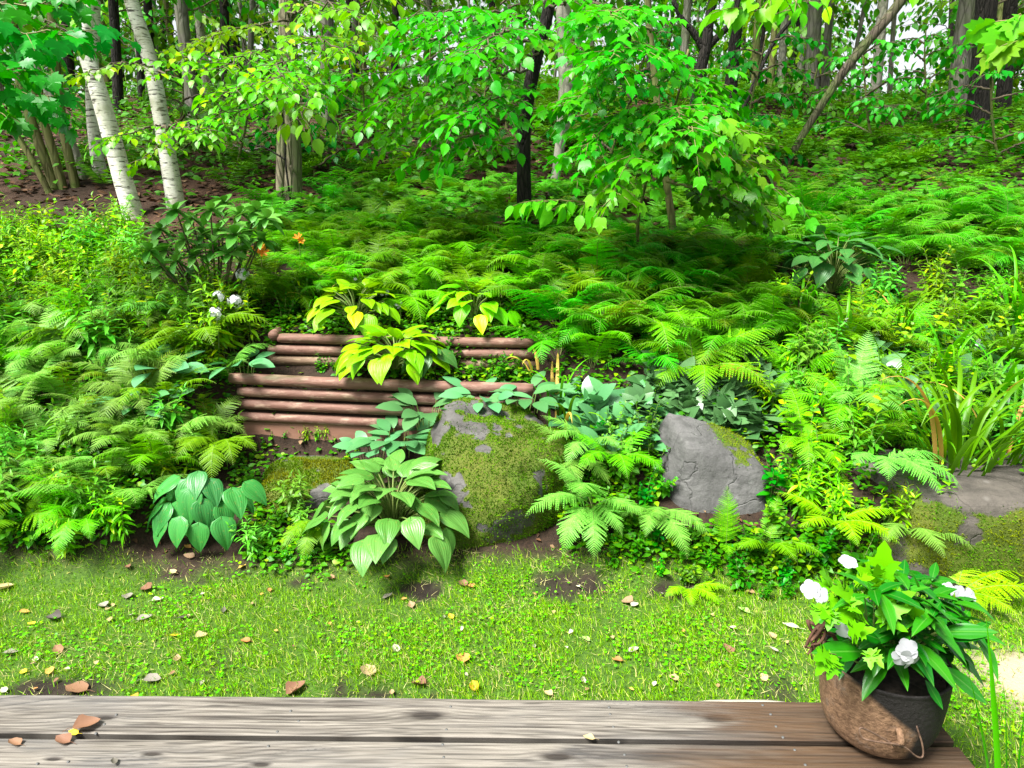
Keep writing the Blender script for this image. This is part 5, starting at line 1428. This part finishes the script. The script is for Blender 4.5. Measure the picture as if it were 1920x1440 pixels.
# near maples whose leaves hang into the picture corners
def maple_branch_tree(name, base, H, label, boughs, leafmat, T=T_MAPLE):
    b = np.array([base[0], base[1], gz(*base)])
    o = empty(name, b); tag(o, label, 'tree')
    pth = curve([(0, 0, -.2), (.05, 0, H * .5), (.0, .1, H)], 24)
    mb = MB(); tube(mb, pth, np.linspace(.11, .03, 24), 12, noise=.06, seed=9); link('trunk', mb.mesh('trunk', M['bark_gr']), parent=o)
    mbl, mbw = MB(), MB()
    for pts, kw in boughs:
        p = dict(tw=.3, leaf=.11, T=T, ntw=14, hang=.7); p.update(kw)
        one_bough(o, [np.asarray(q) - b for q in pts], p, M[leafmat], M['twig_gr'])
xl = -3.9
maple_branch_tree('maple_tree', (xl, 4.6), 4.6, 'maple whose big leaves hang in from the upper left corner',
                  [([np.array([xl, 4.6, 3.9]), P(-120, 20, 4.6), P(110, 60, 4.6)], dict(tw=.34, ntw=16)), ([np.array([xl, 4.6, 3.6]), P(-100, 100, 4.4), P(60, 130, 4.4)], dict(tw=.3, ntw=14)),
                   ([np.array([xl, 4.6, 3.3]), P(-100, 150, 4.7), P(95, 180, 4.7)], dict(tw=.26, ntw=12)), ([np.array([xl, 4.6, 4.2]), P(-60, -30, 4.8), P(150, 0, 4.8)], dict(tw=.34, ntw=16)),
                   ([np.array([xl, 4.6, 3.0]), P(-80, 190, 4.2), P(10, 215, 4.2)], dict(tw=.16, ntw=6)), ([np.array([xl, 4.6, 3.7]), P(-20, 120, 5.0), P(110, 215, 5.0)], dict(tw=.16, ntw=8, start=.6)), 
                   ([np.array([xl, 4.6, 4.4]), P(-60, 20, 5.0), P(200, 60, 5.2)], dict(tw=.3, ntw=14))], 'maple_dk')
maple_branch_tree('maple_tree', (3.1, 3.6), 4.0, 'maple with pale lobed leaves entering at the upper right corner',
                  [([np.array([3.1, 3.6, 3.0]), P(1990, 20, 3.3), P(1890, 40, 3.2)], dict(tw=.14, ntw=6, leaf=.12, start=.55)), ([np.array([3.1, 3.6, 2.9]), P(1990, 60, 3.2), P(1905, 78, 3.1)], dict(tw=.1, ntw=4, leaf=.11, start=.6))], 'maple_pale')
maple_branch_tree('maple_tree', (4.9, 5.2), 4.4, 'leafy maple whose yellow green twigs cross the top edge',
                  [([np.array([4.9, 5.2, 3.9]), P(1560, -40, 4.2), P(1380, 15, 4.0)], dict(tw=.22, ntw=10, leaf=.1, start=.35)), ([np.array([4.9, 5.2, 3.6]), P(1600, -30, 4.5), P(1480, 10, 4.2)], dict(tw=.2, ntw=8, leaf=.1, start=.4))], 'beech', T_TOOTH)

# fallen sticks on the slope
for pp, Yd, lb in (([(470, 300), (500, 292), (555, 270)], None, 'pale fallen stick left of the vine trunk'), ([(655, 300), (690, 322)], None, 'thin grey stick on the slope right of the vine trunk'), ([(440, 290), (490, 312)], None, 'bare twig lying below the birches')):
    q = np.array([G(*a) + np.array([0, 0, .12]) for a in pp])
    mb = MB(); tube(mb, curve(q - q[0], 12), np.linspace(.02, .01, 12), 6, noise=.1)
    tag(link('fallen_stick', mb.mesh('fallen_stick', M['bark_lt']), q[0]), lb, 'stick')

# ------------------------------------------------------------------ rhododendron
g = G(405, 575)
o = empty('rhododendron', g); tag(o, 'dark glossy rhododendron bush below the birches', 'shrub')
a, b_ = MB(), MB()
tips = [(330, 395), (360, 410), (395, 395), (420, 380), (450, 400), (480, 395), (500, 410), (345, 450), (380, 440), (410, 430), (440, 440), (470, 430), (330, 490), (365, 480), (400, 470), (430, 475), (460, 470), (300, 430), (490, 450), (350, 520), (385, 510), (280, 470), (310, 470), (300, 500)]
for px, py in tips:
    Yt = g[1] + rng.uniform(-.55, .1)
    e = P(px, py, Yt) - g
    tube(b_, curve([(0, 0, 0), e * .5 + np.array([0, 0, -.08]), e], 8), np.linspace(.012, .005, 8), 5, cap=False)
    n = 12
    az_ = np.arange(n) * 2.4; el = np.interp(np.arange(n), [0, n], [-.5, 1.0])
    F = np.stack([np.cos(az_) * np.cos(el), np.sin(az_) * np.cos(el), np.sin(el)], 1)
    S, F, N = frames(F, nrm(np.array([0, 0, 1.0]) + rnd(n, .2)))
    a.inst(T_ELL, np.repeat(e[None], n, 0), S, F, N, .145 * rng.uniform(.7, 1.15, n))
link('leaves', a.mesh('leaves', M['rhodo']), parent=o); link('branches', b_.mesh('branches', M['twig']), parent=o)

# ------------------------------------------------------------------ flowers of the bank
T_PET = leaf_T([0, .3, .65, .9, 1], [.05, .3, .42, .3, 0.02], .1, .15)
def petals(mb, c, nrm_, r, n=5, open_=.25, mat=0, T=T_PET):
    nn = nrm(np.asarray(nrm_, float)); s = nrm(np.cross(nn, [0.3, .1, 1.0])); t = np.cross(nn, s)
    a = np.arange(n) / n * 6.283 + rng.uniform(0, 6)
    F = np.cos(a)[:, None] * s + np.sin(a)[:, None] * t + nn * open_
    S, F, N = frames(F, np.repeat(nn[None], n, 0) + rnd(n, .1))
    mb.inst(T, np.repeat(np.asarray(c, float)[None], n, 0), S, F, N, np.full(n, r), mat)
for px, py, sz, lb in ((455, 515, .05, 'white phlox head highest of the four beside the rhododendron'), (409, 556, .042, 'white phlox head at the left of the phlox group'), (441, 564, .055, 'largest white phlox head at the right of the phlox group'), (405, 588, .045, 'lowest white phlox head above the left ferns')):
    base = G(px + 5, py + 90); h = P(px, py, base[1] - .05) - base
    o = empty('phlox', base); tag(o, lb, 'flower')
    st, fl, lf = MB(), MB(), MB()
    pth = curve([(0, 0, 0), h * .5 + np.array([.01, 0, .01]), h], 8); tube(st, pth, .0035, 5)
    link('stem', st.mesh('stem', M['stalk']), parent=o)
    for i in range(26):
        d = nrm(rng.normal(size=3) + np.array([0, -.5, .5])); petals(fl, h + d * sz * rng.uniform(.5, 1.0), d, sz * .33, 5, .15)
    link('flower_head', fl.mesh('flower_head', M['phlox']), parent=o)
    q = np.linspace(.2, .95, 14); az_ = np.arange(14) * 1.57 + (np.arange(14) % 2) * 3.1
    S, F, N = frames(np.stack([np.cos(az_), np.sin(az_), 0 * az_ + .1], 1), nrm(np.array([0, 0, 1.0]) + rnd(14, .2)))
    lf.inst(T_LAN, q[:, None] * h, S, F, N, np.full(14, .09)); link('leaves', lf.mesh('leaves', M['weed']), parent=o)
T_LPET = leaf_T([0, .3, .65, .9, 1], [.03, .13, .2, .12, 0.0], .1, -.15)
for px, py, sz, lb in ((488, 468, .075, 'orange daylily bloom right of the rhododendron'), (560, 447, .05, 'smaller orange daylily bloom before the vine trunk')):
    base = G(px + 8, py + 85); h = P(px, py, base[1] - .05) - base
    o = empty('orange_daylily', base); tag(o, lb, 'flower')
    st, fl = MB(), MB(); tube(st, curve([(0, 0, 0), h * .5, h], 8), .004, 5); link('stem', st.mesh('stem', M['stalk']), parent=o)
    petals(fl, h, (-.2, -.6, .8), sz, 6, .55, 0, T_LPET); petals(fl, h + np.array([.02, -.01, -.02]), (.3, -.7, .3), sz * .8, 6, .6, 0, T_LPET)
    link('bloom', fl.mesh('bloom', M['orange']), parent=o)
for px, py, lb in ((723, 552, 'small white flower above the yellow hosta left of centre'), (748, 572, 'tiny white flower just above the golden hosta'), (665, 524, 'small white flower in the bright ferns'), (1470, 560, 'small white flower at the foot of the shaded hosta'), (1585, 600, 'white flower among the weeds below the shaded hosta'),
                   (1650, 625, 'white flower in the middle of the right bank'), (1835, 645, 'white double flower high on the right bank'), (1800, 655, 'white flower left of the double white flower'), (60, 715, 'white flower cluster in the dark hollow at the left'), (1715, 590, 'whitish flower by the grassy daylily tuft')):
    base = G(px + 2, py + 40); h = P(px, py, base[1] - .04) - base
    o = empty('small_white_flower', base); tag(o, lb, 'flower')
    st, fl = MB(), MB(); tube(st, curve([(0, 0, 0), h * .5 + np.array([.01, 0, 0]), h], 6), .0025, 4); link('stem', st.mesh('stem', M['stalk']), parent=o)
    for i in range(3): petals(fl, h + rnd(1, .014)[0], rnd(1, .5)[0] + np.array([0, -.7, .6]), .015, 5, .2)
    link('petals', fl.mesh('petals', M['white']), parent=o)

# ------------------------------------------------------------------ iron pot
def mat_iron():
    t = NT('rusty_cast_iron')
    o = t.obj(); n1 = t.noise(o, 10, 8, .7); nf = t.noise(o, 60, 5, .7); nb = t.noise(o, 4, 4, .6)
    rust = t.mix(t.ramp(nf, [(.3, 0.0), (.7, 1.0)]), (.07, .035, .018), (.27, .16, .09))
    rust = t.mix(t.math('MULTIPLY', t.ramp(n1, [(.55, 0.0), (.7, 1.0)]), .7), rust, (.15, .13, .11))
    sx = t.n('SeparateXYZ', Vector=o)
    # shade on the right side and below the rim, painted black over the rust
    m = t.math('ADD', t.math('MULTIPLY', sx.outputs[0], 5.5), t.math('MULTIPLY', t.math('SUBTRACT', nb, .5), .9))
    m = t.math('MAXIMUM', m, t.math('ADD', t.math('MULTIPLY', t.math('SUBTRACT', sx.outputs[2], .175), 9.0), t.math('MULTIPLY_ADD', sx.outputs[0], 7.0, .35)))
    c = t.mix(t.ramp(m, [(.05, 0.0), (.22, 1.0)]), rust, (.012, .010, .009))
    return t.done(t.bsdf(c, .75, t.bump(t.math('ADD', n1, t.math('MULTIPLY', nf, .9)), .9, .010), .3))
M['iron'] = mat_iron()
M['rust'] = simple_mat('rusty_wire', (.06, .035, .024), (.14, .085, .055), 60, .7)
M['soil'] = simple_mat('potting_soil', (.012, .009, .007), (.04, .03, .022), 60, .95, .8)
d = ray(1638, 1374); pc = CAM + d * ((DZ - CAM[2]) / d[2]); pc[2] = DZ
pot = empty('iron_cauldron', pc); tag(pot, 'rusty round bottomed iron cauldron standing on the deck end', 'plant pot')
pr = [(.0, .012), (.07, .004), (.108, .012), (.136, .034), (.153, .07), (.163, .12), (.168, .18), (.170, .225), (.170, .25), (.172, .258), (.172, .264), (.168, .266), (.163, .262), (.159, .25), (.156, .2), (.1, .19)]
pr = curve(np.array([(a, 0, b) for a, b in pr]), 60)
K = 56; th = np.arange(K) / K * 2 * math.pi
v = np.stack([pr[:, None, 0] * np.cos(th), pr[:, None, 0] * np.sin(th), np.repeat(pr[:, 2:3], K, 1)], -1).reshape(-1, 3)
v *= (1 + .012 * (fbm(v * 9, 3)[:, None] - .5))
ii = np.arange(59)[:, None] * K; j = np.arange(K)[None]; j2 = (j + 1) % K
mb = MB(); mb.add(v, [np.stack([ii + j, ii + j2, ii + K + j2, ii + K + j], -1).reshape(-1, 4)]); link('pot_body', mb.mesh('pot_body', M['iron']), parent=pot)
for A in ():
    mb = MB(); dd = np.array([math.cos(R(A)), math.sin(R(A)), 0]); tube(mb, curve([dd * .10 + np.array([0, 0, .03]), dd * .115 + np.array([0, 0, .012]), dd * .118 + np.array([0, 0, .001])], 6), np.linspace(.02, .013, 6), 8); link('foot', mb.mesh('foot', M['iron']), parent=pot)
mb = MB(); rr_ = np.linspace(0, .155, 12); thm, rm = np.meshgrid(th, rr_)
v = np.stack([rm * np.cos(thm), rm * np.sin(thm), .222 + .02 * (n2(rm * np.cos(thm) * 30, rm * np.sin(thm) * 30) - .5)], -1).reshape(-1, 3)
ii = np.arange(11)[:, None] * K; mb.add(v, [np.stack([ii + j, ii + j2, ii + K + j2, ii + K + j], -1).reshape(-1, 4)]); link('soil', mb.mesh('soil', M['soil']), parent=pot)
def lug(A):
    mb = MB(); dd = np.array([math.cos(R(A)), math.sin(R(A)), 0]); tt = np.array([-dd[1], dd[0], 0])
    tube(mb, curve([dd * .155 + np.array([0, 0, .155]) , dd * .185 + np.array([0, 0, .15]), dd * .19 + np.array([0, 0, .125]), dd * .155 + np.array([0, 0, .10])], 12), .009, 8)
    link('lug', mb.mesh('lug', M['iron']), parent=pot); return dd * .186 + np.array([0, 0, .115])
fr = np.array([0, -1.0, 0])
la = lug(258)
def on(px, py, f):       # a point in front of the pot, f metres nearer than its axis
    return P(px, py, pc[1] - f) - pc
mb = MB()
tube(mb, curve([la + np.array([0, 0, .0]), on(1618, 1365, .185), on(1616, 1382, .19), on(1640, 1390, .195), on(1690, 1398, .19), on(1718, 1418, .185), on(1730, 1418, .18), on(1729, 1395, .175), on(1718, 1360, .165)], 50), .0026, 6, noise=.08)
link('wire_handle', mb.mesh('wire_handle', M['rust']), parent=pot)

# the plants in the pot
pb = pc + np.array([0, 0, .225])
imp = empty('white_impatiens', pb); tag(imp, 'dark leaved impatiens with white blooms growing in the iron cauldron', 'potted plant')
lf, st, = MB(), MB()
T_IMP = leaf_T([0, .12, .3, .5, .7, .88, 1], [.01, .08, .15, .17, .13, .06, 0], .3, .35)
whorls = [(1760, 1150), (1790, 1130), (1740, 1120), (1720, 1150), (1700, 1110), (1760, 1190), (1800, 1170), (1680, 1140), (1650, 1160), (1640, 1110), (1740, 1090), (1690, 1180), (1620, 1170), (1590, 1160), (1780, 1220), (1700, 1085), (1660, 1090), (1740, 1160), (1820, 1180), (1700, 1215), (1740, 1225), (1650, 1205), (1600, 1200), (1670, 1225)]
for px, py in whorls:
    e = P(px, py, pc[1] + rng.uniform(-.16, .14)) - pb
    rt = np.array([0, 0, -.01])
    tube(st, curve([rt, (rt + e) / 2 + np.array([0, 0, .03]), e], 8), np.linspace(.005, .003, 8), 5, cap=False)
    n = 9; az_ = np.arange(n) * 2.4 + rng.uniform(0, 6); el = np.interp(np.arange(n), [0, n], [-.35, .8])
    S, F, N = frames(np.stack([np.cos(az_) * np.cos(el), np.sin(az_) * np.cos(el), np.sin(el)], 1), nrm(np.array([0, 0, 1.0]) + rnd(n, .2)))
    lf.inst(T_IMP, np.repeat(e[None], n, 0) + rnd(n, .008), S, F, N, np.interp(np.arange(n), [0, n], [.13, .07]) * rng.uniform(.8, 1.15, n))
# single large leaves seen over the rim
def one_leaf(mb, a, b, T, up=(0, -.5, 1.0), wmul=1.0):
    a, b = np.asarray(a), np.asarray(b); L = np.linalg.norm(b - a)
    S, F, N = frames((b - a)[None], nrm(np.array([up]))); mb.inst(T, a[None], S, F, N, np.array([[L * wmul, L, L * .3]]))
for a, b in (((1618, 1222), (1528, 1218)), ((1768, 1250), (1860, 1318)), ((1735, 1275), (1772, 1330)), ((1760, 1185), (1872, 1180)), ((1770, 1195), (1850, 1190)), ((1740, 1200), (1775, 1222)), ((1650, 1200), (1600, 1175)), ((1720, 1100), (1712, 1060)), ((1735, 1140), (1755, 1180))):
    one_leaf(lf, P(a[0], a[1], pc[1] - .15) - pb, P(b[0], b[1], pc[1] - .2) - pb, T_IMP, wmul=1.05)
link('leaves', lf.mesh('leaves', M['imp']), parent=imp); link('stems', st.mesh('stems', M['stalk']), parent=imp)
T_IPET = leaf_T([0, .25, .55, .8, 1], [.06, .34, .5, .42, 0.12], .05, .12)
for px, py, dy, r, nr, n in ((1520, 1105, -.1, .026, (-.3, -.8, .5), 5), (1538, 1115, -.11, .024, (.2, -.8, .4), 5), (1588, 1182, -.17, .034, (-.5, -.6, -.3), 4), (1700, 1218, -.2, .03, (0, -1, .4), 5), (1692, 1232, -.205, .028, (-.3, -1, -.2), 4), (1706, 1238, -.2, .028, (.3, -1, -.3), 4),
                             (1590, 1054, .12, .028, (0, -.3, .9), 5), (1668, 1068, .14, .028, (.2, -.3, .9), 5), (1690, 1078, .13, .03, (.4, -.3, .9), 5), (1708, 1092, .1, .026, (.6, -.3, .8), 5), (1778, 1104, .05, .02, (0, -.8, .6), 5), (1800, 1112, .05, .024, (.3, -.7, .6), 5), (1818, 1118, .04, .024, (.4, -.7, .5), 5), (1812, 1174, -.05, .024, (.2, -.4, .8), 5), (1630, 1120, -.1, .012, (0, -1, .3), 4)):
    fl = MB(); c = P(px, py, pc[1] + dy) - pb
    petals(fl, c, nr, r, n, .18, 0, T_IPET)
    link('bloom', fl.mesh('bloom', M['white']), parent=imp)
cel = empty('lime_leaved_plant', pb + np.array([-.05, -.02, 0])); tag(cel, 'lime green lobed leaf plant at the left of the iron cauldron', 'potted plant')
oo = pb + np.array([-.05, -.02, 0]); lf, st = MB(), MB()
for (a, b, dy) in (((1535, 1130), (1560, 1172), -.12), ((1580, 1130), (1620, 1150), -.12), ((1620, 1110), (1680, 1120), -.08), ((1640, 1150), (1710, 1185), -.14), ((1600, 1090), (1640, 1080), 0), ((1560, 1090), (1540, 1070), 0), ((1660, 1130), (1690, 1100), -.05), ((1560, 1140), (1540, 1160), -.12), ((1570, 1232), (1552, 1278), -.19), ((1555, 1225), (1528, 1236), -.19), ((1655, 1100), (1610, 1060), .05), ((1620, 1140), (1580, 1110), -.1), ((1590, 1190), (1620, 1168), -.18), ((1630, 1215), (1660, 1255), -.2), ((1600, 1120), (1560, 1100), -.05), ((1640, 1095), (1650, 1060), .02), ((1700, 1150), (1740, 1145), -.12)):
    p, q = P(a[0], a[1], oo[1] + dy) - oo, P(b[0], b[1], oo[1] + dy - .05) - oo
    for _k in range(2):
        dj = rnd(1, .012)[0] * (_k > 0); ax = (q - p) * (.85 if _k == 0 else .7)
        if _k: ax = ax + np.cross(ax, [0, -1.0, .3]) * rng.choice([-.9, .9])
        one_leaf(lf, p + dj * 0, p + ax, T_CELERY, (rng.normal() * .4, -.6, .8), 1.1)
    rt = np.array([0, 0, -.01]); tube(st, curve([rt, (rt + p) / 2 + np.array([0, 0, .02]), p], 8), .0018, 4, cap=False)
link('leaves', lf.mesh('leaves', M['celery']), parent=cel); link('stems', st.mesh('stems', M['stalk']), parent=cel)
# dried brown curl beside the pot
mb = MB(); c0 = P(1528, 1195, pc[1] - .05)
for i in range(7):
    a0 = rng.uniform(0, 6.28); t_ = np.linspace(0, 1, 16)
    q = np.stack([.022 * np.cos(a0 + t_ * 5) * (1 - .4 * t_) - .006 * i * .3, rng.normal() * .012 + 0 * t_, .05 - .10 * t_ + .012 * np.sin(t_ * 9 + i)], 1)
    tube(mb, q, np.linspace(.0055, .002, 16), 5, noise=.2, seed=i)
tube(mb, curve([(.01, 0, .03), (.045, .02, .0), (.07, .04, -.02), (.09, .05, -.05)], 10), .006, 6)
M['dead'] = simple_mat('dead_stem', (.05, .022, .012), (.13, .065, .04), 40, .8)
tag(link('dried_stem', mb.mesh('dried_stem', M['dead']), c0), 'curled brown dried stem hanging over the left rim of the cauldron', 'dead plant')

# ------------------------------------------------------------------ fallen leaves
def dead_mat(name, ca, cb):
    return leaf_mat(name, ca, cb, rough=.65, trans=.15, spec=.25)
DM = dict(tan=dead_mat('fallen_tan', (.30, .19, .10), (.38, .26, .15)), grey=dead_mat('fallen_grey', (.25, .21, .18), (.34, .30, .25)), brown=dead_mat('fallen_brown', (.17, .085, .045), (.27, .14, .08)), yellow=dead_mat('fallen_yellow', (.55, .36, .015), (.6, .42, .03)),
          pale=dead_mat('fallen_pale', (.42, .37, .27), (.5, .45, .35)), dark=dead_mat('fallen_dark', (.06, .05, .045), (.10, .08, .07)), orange=dead_mat('fallen_orange', (.46, .2, .05), (.52, .27, .08)), green=dead_mat('fallen_pale_green', (.3, .48, .3), (.38, .55, .38)))
def fallen_me(curl, W, seed):
    t = np.linspace(0, 1, 9); v = np.linspace(-1, 1, 7); Tt, Vv = np.meshgrid(t, v, indexing='ij')
    wd = W * np.sin(math.pi * np.clip(Tt, 0, 1) ** .75) ** .8; wd[0] = .01; wd[-1] = 0
    wd = wd * (1 + .10 * np.sin(Tt * 40 + seed) * (np.abs(Vv) > .9))
    z = curl * (wd * Vv) ** 2 * 2 + curl * .35 * (Tt - .5) ** 2 + .10 * (n2(Tt * 2, Vv, 1.2, 2, seed) - .5)
    mb = MB(); i = np.arange(8)[:, None] * 7 + np.arange(6)[None]
    mb.add(np.stack([wd * Vv, Tt - .5, z], -1).reshape(-1, 3), [np.stack([i, i + 1, i + 8, i + 7], -1).reshape(-1, 4)])
    tube(mb, [(0, -.5, z[0, 3]), (.02, -.66, z[0, 3] + .03), (.07, -.85, .03)], .012, 4, cap=False)
    return mb
FM = {}
def fallen(px, py, size, tone, label, rz, curl=.7, W=.38, z=None, group=None, tilt=(0, 0)):
    key = (tone, round(curl, 1), W, random.randint(0, 3))
    if key not in FM: FM[key] = fallen_me(curl, W, rng.uniform(0, 60)).mesh('fallen_leaf', DM[tone])
    if z is None:
        g = G(px, py); g[2] += .012
    else:
        d = ray(px, py); g = CAM + d * ((z - CAM[2]) / d[2])
    size *= .88
    o = link('fallen_leaf', FM[key], g, (tilt[0] + rng.normal() * .15, tilt[1] + rng.normal() * .15, rz), size); tag(o, label, 'leaf', group)
for a in ((275, 1107, .085, 'brown', 'large rust brown leaf at the left end of the lawn', 1.2, .8), (12, 1106, .085, 'tan', 'long tan leaf at the extreme left of the lawn', -1.0, 1.0), (241, 1121, .06, 'grey', 'round pale grey leaf below the large rust brown leaf', .2, .5, .46),
          (193, 1139, .06, 'grey', 'grey brown round leaf left of the pale grey leaf', 1.0, .6, .45), (296, 1128, .06, 'pale', 'whitish pointed leaf right of the pale grey leaf', -.9, .8, .3), (246, 1157, .042, 'pale', 'small cream leaf beneath the round pale grey leaf', .6, .6), (272, 1163, .075, 'grey', 'long grey leaf beside the small cream leaf', -1.2, .8, .3),
          (102, 1163, .08, 'dark', 'dark shrivelled leaf in the left lawn', 1.5, 1.2), (207, 1165, .035, 'tan', 'little pinkish tan leaf between dark and long grey leaves', .3), (60, 1173, .045, 'yellow', 'yellow leaf beside the dark shrivelled leaf', 1.4, .5, .28), (47, 1151, .05, 'orange', 'orange sliver leaf near the left edge', -1.1, .8, .3),
          (345, 1163, .07, 'dark', 'black curled leaf strip in the left lawn', -1.3, 1.3, .22), (329, 1196, .05, 'yellow', 'bright yellow leaf just below the black curled strip', -1.3, .5, .3), (378, 1196, .06, 'tan', 'tan leaf right of the bright yellow leaf in the left lawn', -1.0), (420, 1148, .05, 'dark', 'dark twisted leaf standing in the grass', .3, 1.2, .25),
          (22, 1228, .07, 'grey', 'pale grey leaf lying at the left edge near the deck', -1.1, .8, .3), (110, 1222, .06, 'brown', 'brown leaf scraps in the grass at left', .9, .8), (143, 1296, .105, 'brown', 'big flat brown leaf on the bare patch by the deck', 1.4, .4, .4), (45, 1264, .045, 'yellow', 'yellow leaf on the thin grass near the left deck', 1.3, .5, .3),
          (95, 1262, .05, 'orange', 'orange brown leaf left of the big flat leaf', .3), (8, 1299, .04, 'pale', 'white leaf at the left edge touching the deck', 1.0), (287, 1279, .075, 'grey', 'rounded grey leaf tilted up near the deck', -1.4, .6, .42), (333, 1238, .045, 'tan', 'tan leaf above the rounded grey leaf in the left lawn', .4),
          (556, 1296, .095, 'brown', 'large curled brown leaf leaning by the deck edge', -.8, 1.0), (460, 1206, .05, 'orange', 'orange leaf in the left middle of the lawn', 1.3), (690, 1262, .085, 'tan', 'broad tan leaf with yellow tint above the bare patch', .4, .5, .46), (785, 1286, .075, 'brown', 'grey brown leaf right of the bare patch', 1.2, .7, .42),
          (735, 1302, .03, 'tan', 'tiny tan leaf on the bare patch beside the deck', .2), (868, 1238, .075, 'orange', 'round orange tan leaf in the middle of the lawn', .2, .5, .46), (742, 1220, .05, 'pale', 'cream leaf left of the round orange tan leaf', .5), (771, 1138, .05, 'tan', 'tan leaf below the big hosta in the lawn', .4),
          (727, 1122, .06, 'grey', 'pale grey pointed leaf just below the big hosta', -.9, .8, .28), (845, 1160, .04, 'yellow', 'small golden leaf in the centre lawn', .6), (890, 1292, .065, 'yellow', 'crumpled yellow leaf near the deck centre', .3, 1.2, .34), (1028, 1305, .045, 'tan', 'tan leaf against the deck edge at the centre', .9),
          (868, 1098, .06, 'brown', 'brown leaf on the lawn edge under the mossy boulder', 1.0), (884, 1103, .045, 'orange', 'orange leaf beside the brown one under the mossy boulder', 1.3), (1083, 1104, .035, 'pale', 'white crumpled leaf below the pale hanging fern', .4, 1.0), (1176, 1131, .07, 'tan', 'wide tan leaf of the pair in the right lawn', 1.0, .5, .46), (1190, 1138, .05, 'pale', 'pale leaf overlapping the wide tan leaf', -1.0),
          (1098, 1202, .05, 'green', 'mint coloured leaf in the right half of the lawn', .8, .6, .34), (1188, 1223, .055, 'pale', 'cream boat shaped leaf in the right lawn', -1.2, .9, .3), (1157, 1242, .05, 'orange', 'orange tan leaf below the cream boat shaped leaf', 1.2), (1262, 1276, .055, 'tan', 'tan leaf near the deck at right', .7),
          (1394, 1148, .075, 'green', 'pale blue green leaf lying before the iron pot', .6, .6, .3), (1482, 1178, .085, 'pale', 'long pale yellow leaf left of the iron pot', .9, .6, .24), (1373, 1181, .04, 'pale', 'small cream leaf below the pale blue green leaf', .4), (1447, 1196, .05, 'tan', 'tan leaf under the long pale yellow leaf', .2),
          (1432, 1275, .045, 'tan', 'tan leaf right of centre near the deck', .2), (1363, 1222, .07, 'brown', 'grey brown ragged leaf standing in the right lawn', .2, .9), (1450, 1222, .05, 'grey', 'thin silver leaf left of the pot', .7, .9, .24), (1372, 1100, .05, 'brown', 'dark brown leaf beneath the right ferns', .2), (1405, 1115, .06, 'brown', 'ragged brown leaf at the lawn edge left of the iron pot', 1.0),
          (355, 1046, .07, 'tan', 'tan oval leaf on the soil below the dark hosta', 1.4, .5, .3), (352, 1029, .05, 'orange', 'orange curled leaf behind the tan oval leaf', 1.2, 1.0, .28), (325, 1076, .065, 'tan', 'bent tan leaf on the soil below the dark hosta', .9, .9, .26), (455, 1066, .05, 'orange', 'rust tipped leaf at the soil edge', -.6, .8, .28), (240, 1066, .045, 'brown', 'brown leaf beside the hanging fern frond', .8),
          (620, 1087, .05, 'brown', 'brown leaf in the shade under the big hosta left side', 1.3), (725, 1085, .05, 'orange', 'rusty leaf in the shade under the big hosta', .3)):
    fallen(a[0], a[1], a[2], a[3], a[4], a[5], a[6] if len(a) > 6 else .7, a[7] if len(a) > 7 else .38)
for i in range(46):
    px, py = rng.uniform(0, 1500), rng.uniform(1105, 1300)
    fallen(px, py, rng.uniform(.018, .034), random.choice(['tan', 'grey', 'brown', 'tan', 'orange', 'pale']), 'tiny faded leaf scrap lying in the lawn grass', rng.uniform(0, 6.28), .7, .36, None, 'tiny leaf scraps in the lawn')
fallen(163, 1358, .085, 'brown', 'brown leaf lying on the first deck board', -1.0, .8, .38, DZ + .012); fallen(138, 1373, .04, 'yellow', 'yellow leaf tip beside the brown leaf on the deck', 1.3, .5, .3, DZ + .006)
fallen(118, 1388, .065, 'brown', 'dark brown leaf stuck in the gap between the boards', 1.2, 1.0, .34, DZ + .004); fallen(27, 1393, .05, 'brown', 'small brown leaf in the board gap at the far left', 1.3, 1.0, .34, DZ + .004)
fallen(214, 1427, .035, 'dark', 'dark olive leaf scrap on the second deck board', .6, .8, .3, DZ + .006); fallen(1104, 1383, .04, 'tan', 'small yellow tan leaf at the board gap near the centre', 1.2, .6, .34, DZ + .006)
fallen(250, 1313, .06, 'yellow', 'bright yellow leaf leaning on the deck rear edge', -.4, .5, .34, DZ - .04, tilt=(.9, 0))
for a in ((610, 890, .09, 'tan', 'curled tan leaf on the flat grey stone', -1.0), (655, 862, .06, 'orange', 'orange brown leaf on the soil behind the flat stone', .3), (515, 838, .05, 'brown', 'brown leaf at the foot of the board', 1.0), (600, 842, .045, 'tan', 'tan leaf on the soil below the board middle', .8)):
    fallen(*a)
